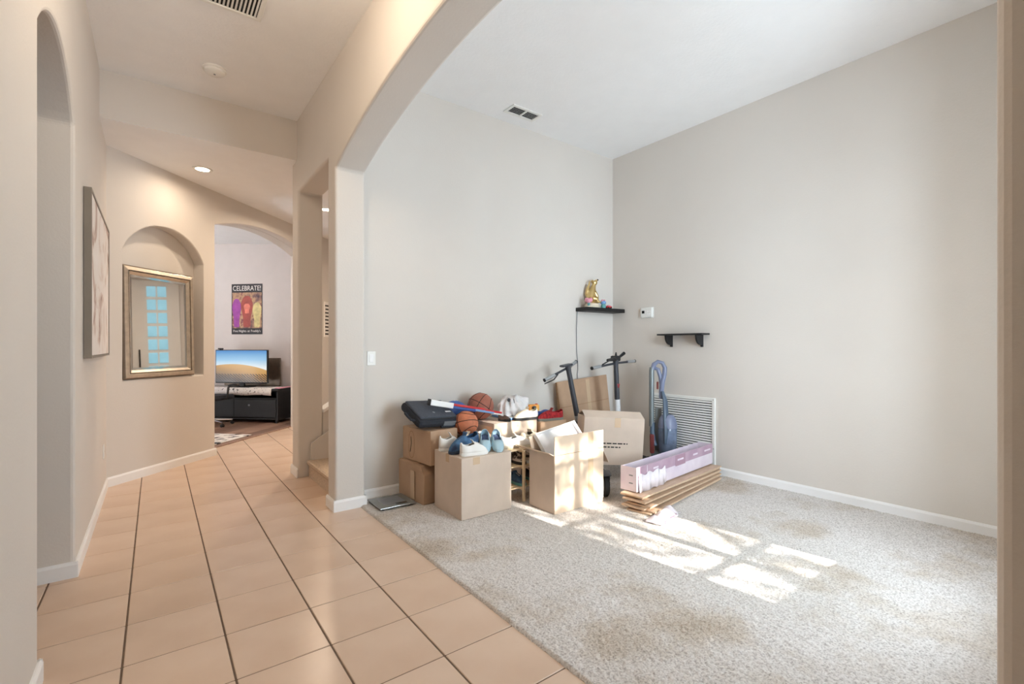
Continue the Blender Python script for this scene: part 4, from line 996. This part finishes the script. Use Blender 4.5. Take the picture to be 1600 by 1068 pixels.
# ------------------------------------------------------------------ box C resting across the scooter decks
t = thing('printed_cardboard_box', 'sealed cardboard box with two lines of print, tilted on the scooter decks', 'box', (3.245, 3.215, 0.172), (0, R(3.4), R(-30)))
sx, sy, sz = 0.60, 0.25, 0.45
b = nb(); rbox(b, 0, sx, 0, sy, 0, sz, 0.004); obj('carton_body', b, 'card', t)
b = nb(); M = Matrix.Translation((0, 0, sz)) @ Matrix.Rotation(R(-38), 4, 'X'); rbox(b, 0.003, sx-0.003, 0.0, 0.13, -0.004, 0.0, 0.001, 1, Matrix.Translation((0, 0, sz)) @ Matrix.Rotation(R(24), 4, 'X')); obj('top_flap', b, 'card', t)
b = nb(); rbox(b, 0.003, sx-0.003, -0.12, 0.0, -0.004, 0.0, 0.001, 1, Matrix.Translation((0, sy, sz)) @ Matrix.Rotation(R(-20), 4, 'X')); obj('top_flap', b, 'card', t)
part_box('tape_strip', 'tape', t, 0.30, 0.36, -0.001, 0.0, sz-0.09, sz, 0.0003)
rs_ = random.Random(5)
for r_, (x0, x1, z) in enumerate(((0.08, 0.44, 0.205), (0.08, 0.37, 0.17))):
    x = x0
    while x < x1:
        w = rs_.uniform(0.02, 0.05); part_box('printed_stroke', 'ink', t, x, min(x+w, x1), -0.001, 0.0004, z-0.006, z+0.006, 0.0003); x += w+0.009

# flattened cardboard leaning on the back wall
t = thing('flattened_cardboard', 'flattened brown cardboard sheet leaning against the back wall', 'cardboard', (3.575, 3.80, CZ), (R(-4.0), R(-4.0), 0))
part_box('sheet', 'card_dark', t, 0.0, 0.80, 0.0, 0.010, 0.0, 0.89, 0.002)
part_box('sheet', 'card_dark', t, 0.01, 0.79, 0.012, 0.022, 0.0, 0.88, 0.002)
part_box('folded_edge', 'card_edge', t, -0.006, 0.006, -0.001, 0.024, 0.0, 0.885, 0.002)
part_box('crease', 'card_edge', t, 0.01, 0.79, -0.0012, 0.0, 0.60, 0.606, 0.0004)
part_box('tape_strip', 'tape', t, 0.44, 0.50, -0.0012, 0.0, 0.02, 0.87, 0.0003)

# ------------------------------------------------------------------ kick scooters
def scooter(label, base, rear, top, barL, barR, stem_m, low_m, bar_m, zlow, extra=None):
    t = thing('electric_scooter', label, 'scooter')
    B0 = Vector(base); Rr = Vector(rear); T = Vector(top); wr = 0.098
    fd = (B0-Rr); fd.z = 0; fd.normalize(); sd = Vector((-fd.y, fd.x, 0))
    def wheel(nm, c):
        b = nb(); M = Matrix.Translation(c) @ Matrix(((fd.x, 0, sd.x, 0), (fd.y, 0, sd.y, 0), (0, 1, 0, 0), (0, 0, 0, 1)))
        lathe(b, [(wr*0.62, -0.018), (wr*0.88, -0.024), (wr, -0.014), (wr, 0.014), (wr*0.88, 0.024), (wr*0.62, 0.018)], 26, M); w_ = obj(nm, b, 'rubber', t, smooth='angle')
        b = nb(); lathe(b, [(wr*0.60, -0.021), (wr*0.60, 0.021)], 20, M); obj('hub', b, 'grey_plastic', w_)
    wheel('front_wheel', B0); wheel('rear_wheel', Rr)
    a = Rr+fd*0.115; c = B0-fd*0.16; L_ = (c-a).length
    Md = Matrix.Translation((a.x, a.y, 0.105)) @ Matrix(((fd.x, sd.x, 0, 0), (fd.y, sd.y, 0, 0), (0, 0, 1, 0), (0, 0, 0, 1)))
    b = nb(); rbox(b, 0, L_, -0.072, 0.072, 0.0, 0.05, 0.012, 2, Md); obj('deck', b, 'scooter_grey', t)
    b = nb(); rbox(b, 0.02, L_-0.02, -0.06, 0.06, 0.049, 0.053, 0.001, 1, Md); obj('grip_mat', b, 'rubber', t)
    b = nb(); tube(b, [Rr+fd*0.14+Vector((0, 0, 0.03)), Rr+fd*0.09+Vector((0, 0, 0.095)), Rr+Vector((0, 0, 0.118)), Rr-fd*0.075+Vector((0, 0, 0.095))], 0.04, 10, True, 0.18); obj('rear_mudguard', b, 'scooter_grey', t, smooth='angle')
    hd = B0+(T-B0)*0.16
    part_tube('neck', 'scooter_grey', t, [c+Vector((0, 0, 0.03)), (c+hd)/2+Vector((0, 0, 0.02)), hd], [0.035, 0.032, 0.03], 12)
    b = nb()
    for s in (-1, 1): tube(b, [B0+sd*0.036*s, B0+sd*0.036*s+(T-B0)*0.12, hd], [0.012, 0.014, 0.02], 8)
    obj('fork', b, 'scooter_grey', t, smooth='angle')
    mid = B0+(T-B0)*zlow
    part_tube('lower_stem', low_m, t, [hd, mid], [0.033, 0.031], 14)
    part_tube('stem', stem_m, t, [mid-(T-B0)*0.004, T], [0.029, 0.026], 14)
    b = nb(); tube(b, [T-(T-B0).normalized()*0.03, T+(T-B0).normalized()*0.03], [0.028, 0.032], 12); obj('handlebar_clamp', b, 'scooter_grey', t, smooth='angle')
    l, r_ = Vector(barL), Vector(barR)
    bar_ = part_tube('handlebar', 'scooter_grey', t, [l, (l+r_)/2*0.4+T*0.6, r_], 0.012, 10)
    for e, i in ((l, r_), (r_, l)):
        d_ = (T-e).normalized(); part_tube('grip', bar_m, bar_, [e-d_*0.004, e+d_*0.125], 0.0175, 12); part_tube('grip_end', 'rubber', bar_, [e-d_*0.012, e-d_*0.003], 0.019, 12)
    if extra: extra(t, T, l, r_, B0)
    return t
def ex1(t, T, l, r_, B0):
    d_ = (T-l).normalized(); part_tube('brake_lever', 'black', t, [l+d_*0.17+Vector((0, 0, -0.012)), l+d_*0.10+Vector((-0.01, -0.03, -0.035)), l+d_*0.0+Vector((-0.03, -0.03, -0.035))], 0.006, 8)
    b = nb(); M = Matrix.Translation(T+Vector((-0.03, -0.01, 0.028))) @ Matrix.Rotation(R(-8), 4, 'Y'); rbox(b, -0.075, 0.06, -0.035, 0.035, -0.012, 0.012, 0.01, 2, M); obj('display_pod', b, 'scooter_grey', t)
    part_tube('reflector', 'scooter_silver', t, [B0+(T-B0)*0.42, B0+(T-B0)*0.48], 0.0305, 12)
def ex2(t, T, l, r_, B0):
    part_tube('brake_lever', 'black', t, [T+Vector((-0.05, -0.02, 0.035)), T+Vector((-0.16, -0.06, 0.03)), T+Vector((-0.28, -0.06, -0.015))], 0.007, 8)
    b = nb(); rbox(b, -0.05, 0.05, -0.03, 0.035, 0.0, 0.06, 0.012, 2, Matrix.Translation(T+Vector((0, 0, 0.015)))); obj('display_pod', b, 'black', t)
    part_tube('throttle', 'black', t, [T+Vector((0.03, 0, 0.045)), T+Vector((0.16, 0.02, 0.10))], [0.012, 0.019], 10)
    part_tube('bell', 'black', t, [T+Vector((0.0, 0, 0.06)), T+Vector((0.004, 0, 0.112))], [0.016, 0.006], 10)
    part_tube('cable_block', 'black', t, [T+Vector((-0.05, -0.03, 0.04)), T+Vector((-0.19, -0.05, 0.03))], [0.022, 0.014], 8)
    ax = (T-B0).normalized()
    for k, s in enumerate((-1, 1)):
        p = B0+(T-B0)*0.74+Vector((s*0.006, -0.026, 0.0)); part_tube('red_mark', 'red', t, [p+Vector((-0.012, 0, 0.03)), p+Vector((0.0, 0, -0.012)), p+Vector((0.012, 0, 0.03))], 0.0035, 6)
    part_tube('printed_mark', 'grey_plastic', t, [B0+(T-B0)*0.40+Vector((0, -0.029, 0)), B0+(T-B0)*0.50+Vector((0.004, -0.028, 0))], 0.0035, 6)
    part_tube('hook', 'black', t, [B0+(T-B0)*0.36+Vector((-0.02, 0, 0)), B0+(T-B0)*0.36+Vector((-0.075, -0.01, -0.005)), B0+(T-B0)*0.36+Vector((-0.08, -0.01, 0.02))], 0.012, 8)
wz = CZ+0.098
scooter('dark grey electric scooter with silver grips in front of the flattened cardboard', (3.64, 3.56, wz), (3.07, 2.765, wz), (3.40, 3.565, 1.07), (3.115, 3.60, 0.955), (3.56, 3.62, 1.125), 'scooter_grey', 'scooter_grey', 'scooter_silver', 0.42, ex1)
scooter('electric scooter with a white lower stem and red mark near the corner', (4.115, 3.50, wz), (3.90, 2.80, wz), (4.0, 3.45, 1.115), (3.625, 3.44, 1.065), (4.32, 3.46, 1.125), 'scooter_grey', 'scooter_white', 'scooter_silver', 0.60, ex2)

# ------------------------------------------------------------------ upright vacuum
t = thing('vacuum_cleaner', 'upright vacuum cleaner with looped handle and clear bin by the grille', 'vacuum', (4.30, 3.10, CZ), R(-50))
# local -y faces the room
b = nb(); rbox(b, -0.15, 0.15, -0.17, 0.10, 0.012, 0.075, 0.03, 3); obj('cleaner_head', b, 'black', t, smooth='angle')
b = nb(); lathe(b, [(0.06, -0.09), (0.075, -0.07), (0.075, 0.07), (0.06, 0.09)], 18, Matrix.Translation((0, 0.06, 0.09)) @ Matrix.Rotation(R(90), 4, 'Y')); obj('roller_ball', b, 'vac_grey', t, smooth='angle')
for s in (-1, 1):
    b = nb(); lathe(b, [(0.04, -0.012), (0.04, 0.012)], 16, Matrix.Translation((s*0.115, 0.09, 0.042)) @ Matrix.Rotation(R(90), 4, 'Y')); obj('wheel', b, 'rubber', t)
b = nb(); lathe(b, [(0.080, 0.14), (0.092, 0.16), (0.096, 0.40), (0.092, 0.42)], 22, Matrix.Translation((0.075, -0.015, 0))); obj('dust_bin', b, 'vac_bin', t, smooth='angle')
b = nb(); lathe(b, [(0.098, 0.42), (0.098, 0.45), (0.085, 0.51), (0.06, 0.55), (0.03, 0.56)], 22, Matrix.Translation((0.075, -0.015, 0))); obj('cyclone_housing', b, 'vac_purple', t, smooth='angle')
b = nb(); lathe(b, [(0.055, 0.18), (0.05, 0.39)], 14, Matrix.Translation((0.075, -0.015, 0))); obj('filter_core', b, 'vac_grey', t, smooth='angle')
part_box('rear_spine', 'vac_grey', t, -0.05, 0.02, 0.035, 0.075, 0.12, 0.62, 0.012)
part_tube('wand', 'vac_grey', t, [(-0.085, 0.03, 0.42), (-0.085, 0.03, 1.02), (-0.08, 0.03, 1.05)], 0.027, 14)
part_tube('hose', 'vac_steel_blue', t, [(-0.075, 0.03, 0.46), (-0.078, 0.02, 0.36), (-0.07, 0.0, 0.28), (-0.05, -0.02, 0.22)], [0.025, 0.026, 0.026, 0.024], 12)
part_tube('handle_loop', 'vac_purple', t, [(-0.075, 0.03, 1.03), (-0.06, 0.028, 1.085), (-0.02, 0.02, 1.115), (0.025, 0.015, 1.10), (0.05, 0.01, 1.05), (0.045, 0.01, 0.98), (0.025, 0.012, 0.90), (0.015, 0.015, 0.80), (0.01, 0.02, 0.72)], [0.026, 0.025, 0.021, 0.021, 0.022, 0.025, 0.027, 0.025, 0.02], 12)
part_tube('inner_grip', 'vac_purple', t, [(-0.06, 0.028, 1.05), (-0.02, 0.02, 1.03), (0.005, 0.017, 0.95), (0.015, 0.015, 0.84)], [0.018, 0.022, 0.022, 0.016], 10)
part_box('trigger', 'vac_red', t, -0.035, -0.015, -0.005, 0.03, 0.82, 0.90, 0.006)
part_tube('stretch_tool', 'vac_steel_blue', t, [(0.025, -0.01, 0.80), (0.05, -0.03, 0.70), (0.055, -0.06, 0.50), (0.055, -0.105, 0.40), (0.045, -0.107, 0.26)], [0.02, 0.034, 0.042, 0.034, 0.018], 12, 0.6)
part_box('filter_panel', 'vac_red', t, -0.105, -0.06, -0.04, 0.03, 0.14, 0.34, 0.01)

# ------------------------------------------------------------------ flooring planks and their carton
def plank(label, near, far, z0, z1, w, m='plank_face'):
    n_, f_ = Vector((near[0], near[1], z0)), Vector((far[0], far[1], z1)); d_ = f_-n_
    M = Matrix.Translation(n_) @ d_.to_track_quat('X', 'Z').to_matrix().to_4x4()
    t = thing('floor_plank', label, 'plank', group='loose floor planks under the mauve carton'); t.matrix_world = M
    b = nb(); rbox(b, 0, d_.length, -w/2, w/2, 0.0, 0.009, 0.0015, 1); obj('core', b, 'plank_core', t)
    part_box('face', m, t, 0.001, d_.length-0.001, -w/2+0.001, w/2-0.001, 0.0088, 0.012, 0.001)
    return t
LB = 'loose wood-look floor plank in the fanned stack under the mauve carton'
zs = CZ
fan = ((0.0, 0.0), (0.03, -0.035), (-0.015, 0.02), (0.02, -0.02), (0.05, 0.03), (0.0, -0.01), (0.035, 0.035), (0.015, 0.0))
for i in range(8):
    near = (2.965+fan[i][0], 2.335+0.011*i+fan[i][1]); far = (4.31+0.011*i, 2.535+0.005*i+fan[i][1]*0.3)
    plank(LB, near, far, zs+0.0150*i, zs+0.0150*i, 0.2)
# carton: open on top, mauve print band above white
c0 = Vector((3.035, 2.405, CZ+0.125)); c1 = Vector((4.385, 2.555, CZ+0.128)); d_ = c1-c0
FC = thing('flooring_carton', 'long slim mauve and white flooring carton open along its top', 'carton'); FC.matrix_world = Matrix.Translation(c0) @ d_.to_track_quat('X', 'Z').to_matrix().to_4x4()
Lc, Hc, Wc = d_.length, 0.195, 0.15
part_box('side_panel', 'carton_white', FC, 0, Lc, 0, 0.004, 0, Hc, 0.001)
part_box('side_panel', 'carton_white', FC, 0, Lc, Wc-0.004, Wc, 0, Hc*0.95, 0.001)
part_box('bottom_panel', 'carton_white', FC, 0, Lc, 0.004, Wc-0.004, 0, 0.004, 0.001)
part_box('end_panel', 'carton_white', FC, 0, 0.004, 0.004, Wc-0.004, 0.004, Hc*0.98, 0.001)
part_box('end_panel', 'carton_white', FC, Lc-0.004, Lc, 0.004, Wc-0.004, 0.004, Hc*0.98, 0.001)
part_box('print_band', 'carton_mauve', FC, 0.01, Lc-0.002, -0.001, 0.0002, Hc*0.55, Hc, 0.0003)
part_box('print_panel', 'carton_mauve_dark', FC, 0.62, 0.80, -0.0018, -0.0006, Hc*0.50, Hc-0.004, 0.0003)
part_box('print_panel', 'carton_white', FC, 0.15, 0.16, -0.0018, -0.0006, Hc*0.55, Hc-0.004, 0.0003)
for x, w in ((0.655, 0.11), (0.95, 0.09), (1.18, 0.13), (0.25, 0.08)):
    part_box('printed_mark', 'carton_white', FC, x, x+w, -0.0024, -0.0012, Hc*0.72, Hc*0.80, 0.0003)
for z in (0.30, 0.62): part_box('end_label_mark', 'grey_plastic', FC, -0.0008, 0.0004, 0.035, 0.07, Hc*z, Hc*(z+0.05), 0.0002)
b = nb(); n = 30; rows = []
for i in range(n+1):
    x = 0.02+0.42*i/n; rows.append([(x, -0.006-0.003*sin(i), 0.13+0.01*sin(i*0.7)), (x, -0.010-0.004*sin(i*1.3), 0.06), (x, -0.014-0.005*sin(i*0.8), -0.012+0.012*sin(i*0.5))])
loft(b, rows, closed=False, cap=False); obj('torn_wrap', b, 'plastic_wrap', FC, smooth=True, solid=0.001)
# crumpled carton sleeve on the carpet in front
t = thing('crumpled_wrapper', 'crumpled pink and white plastic wrapper on the carpet before the planks', 'wrapper', (3.03, 2.15, CZ), R(14))
b = nb(); nxx, nyy = 26, 12; rows = []
for i in range(nxx+1):
    row = []
    for j in range(nyy+1):
        x = -0.17+0.36*i/nxx; y = -0.065+0.14*j/nyy
        hh = 0.052*math.exp(-((j-6)/4.2)**2)*(0.75+0.25*sin(i*0.9))*min(1, i/3, (nxx-i)/3)+0.012*abs(noise.noise((x*18, y*18, 3)))
        row.append((x, y+0.01*sin(i*0.6), 0.003+hh))
    rows.append(row)
loft(b, rows, closed=False, cap=False); obj('film', b, 'plastic_wrap', t, smooth=True, solid=0.002)
part_box('printed_strip', 'carton_mauve', t, -0.12, 0.10, -0.062, -0.05, 0.002, 0.018, 0.002)

# ------------------------------------------------------------------ bathroom scale on the carpet edge
t = thing('bathroom_scale', 'flat grey glass bathroom scale on the carpet by the pier', 'scale', (1.388, 3.54, CZ), R(0))
part_box('glass_plate', 'scale_glass', t, 0, 0.30, 0.0, 0.29, 0.014, 0.022, 0.003)
part_box('metal_edge', 'steel', t, 0.0, 0.30, -0.003, 0.003, 0.012, 0.020, 0.001)
part_box('display', 'black_gloss', t, 0.15, 0.24, 0.035, 0.06, 0.0215, 0.0232, 0.0005)
part_box('centre_pad', 'grey_plastic', t, 0.06, 0.24, 0.08, 0.24, 0.0212, 0.0226, 0.0005)
for x in (0.03, 0.27):
    for y in (0.03, 0.26):
        b = nb(); lathe(b, [(0.014, 0.0), (0.016, 0.012), (0.016, 0.0145)], 12, Matrix.Translation((x, y, 0))); obj('foot', b, 'rubber', t)

b = nb(); box(b, -1.0, 5.2, -1.5, -0.16, 3.02, 3.14); struct(obj('added_eave', b, 'trim_white'))  # added unseen overhang, blocks high sky to dim the carpet near the window
# ------------------------------------------------------------------ outside: lawn and a tree that dapples the sunlight
b = nb(); lathe(b, [(1.5, -0.4), (1.4, -0.2), (0.6, -0.155)], 28, Matrix.Translation((3.6, -6.2, 0))); struct(obj('ground_mound', b, 'concrete', smooth='angle'))
tr = thing('garden_tree', 'leafy garden tree standing outside the front window', 'tree', (3.6, -6.2, -0.16))
part_tube('trunk', 'bark', tr, [(0, 0, 0), (0.05, 0, 1.2), (-0.05, 0, 2.4), (0.05, 0, 3.6)], [0.13, 0.11, 0.09, 0.05], 10)
rt = random.Random(11)
for k in range(16):
    a = rt.uniform(0, 2*pi); z0 = rt.uniform(1.9, 3.6); l = rt.uniform(0.8, 1.6)
    part_tube('branch', 'bark', tr, [(0, 0, z0), (0.5*l*cos(a), 0.5*l*sin(a), z0+0.35*l), (l*cos(a), l*sin(a), z0+0.6*l)], [0.035, 0.022, 0.008], 6)
b = nb()
for k in range(2700):
    p = Vector((rt.gauss(0, 0.8), rt.gauss(0, 0.7), 4.86+rt.gauss(0, 0.88)))
    M = Matrix.Translation(p) @ Euler((rt.uniform(0, 6), rt.uniform(0, 6), rt.uniform(0, 6))).to_matrix().to_4x4()
    s = rt.uniform(0.05, 0.09)
    vs = [b.verts.new(M @ Vector(q)) for q in ((-s, 0, 0), (0, -s*0.5, 0.01), (s, 0, 0), (0, s*0.5, 0.01))]; b.faces.new(vs)
o = obj('foliage', b, 'leaf', tr); o['kind'] = 'stuff'
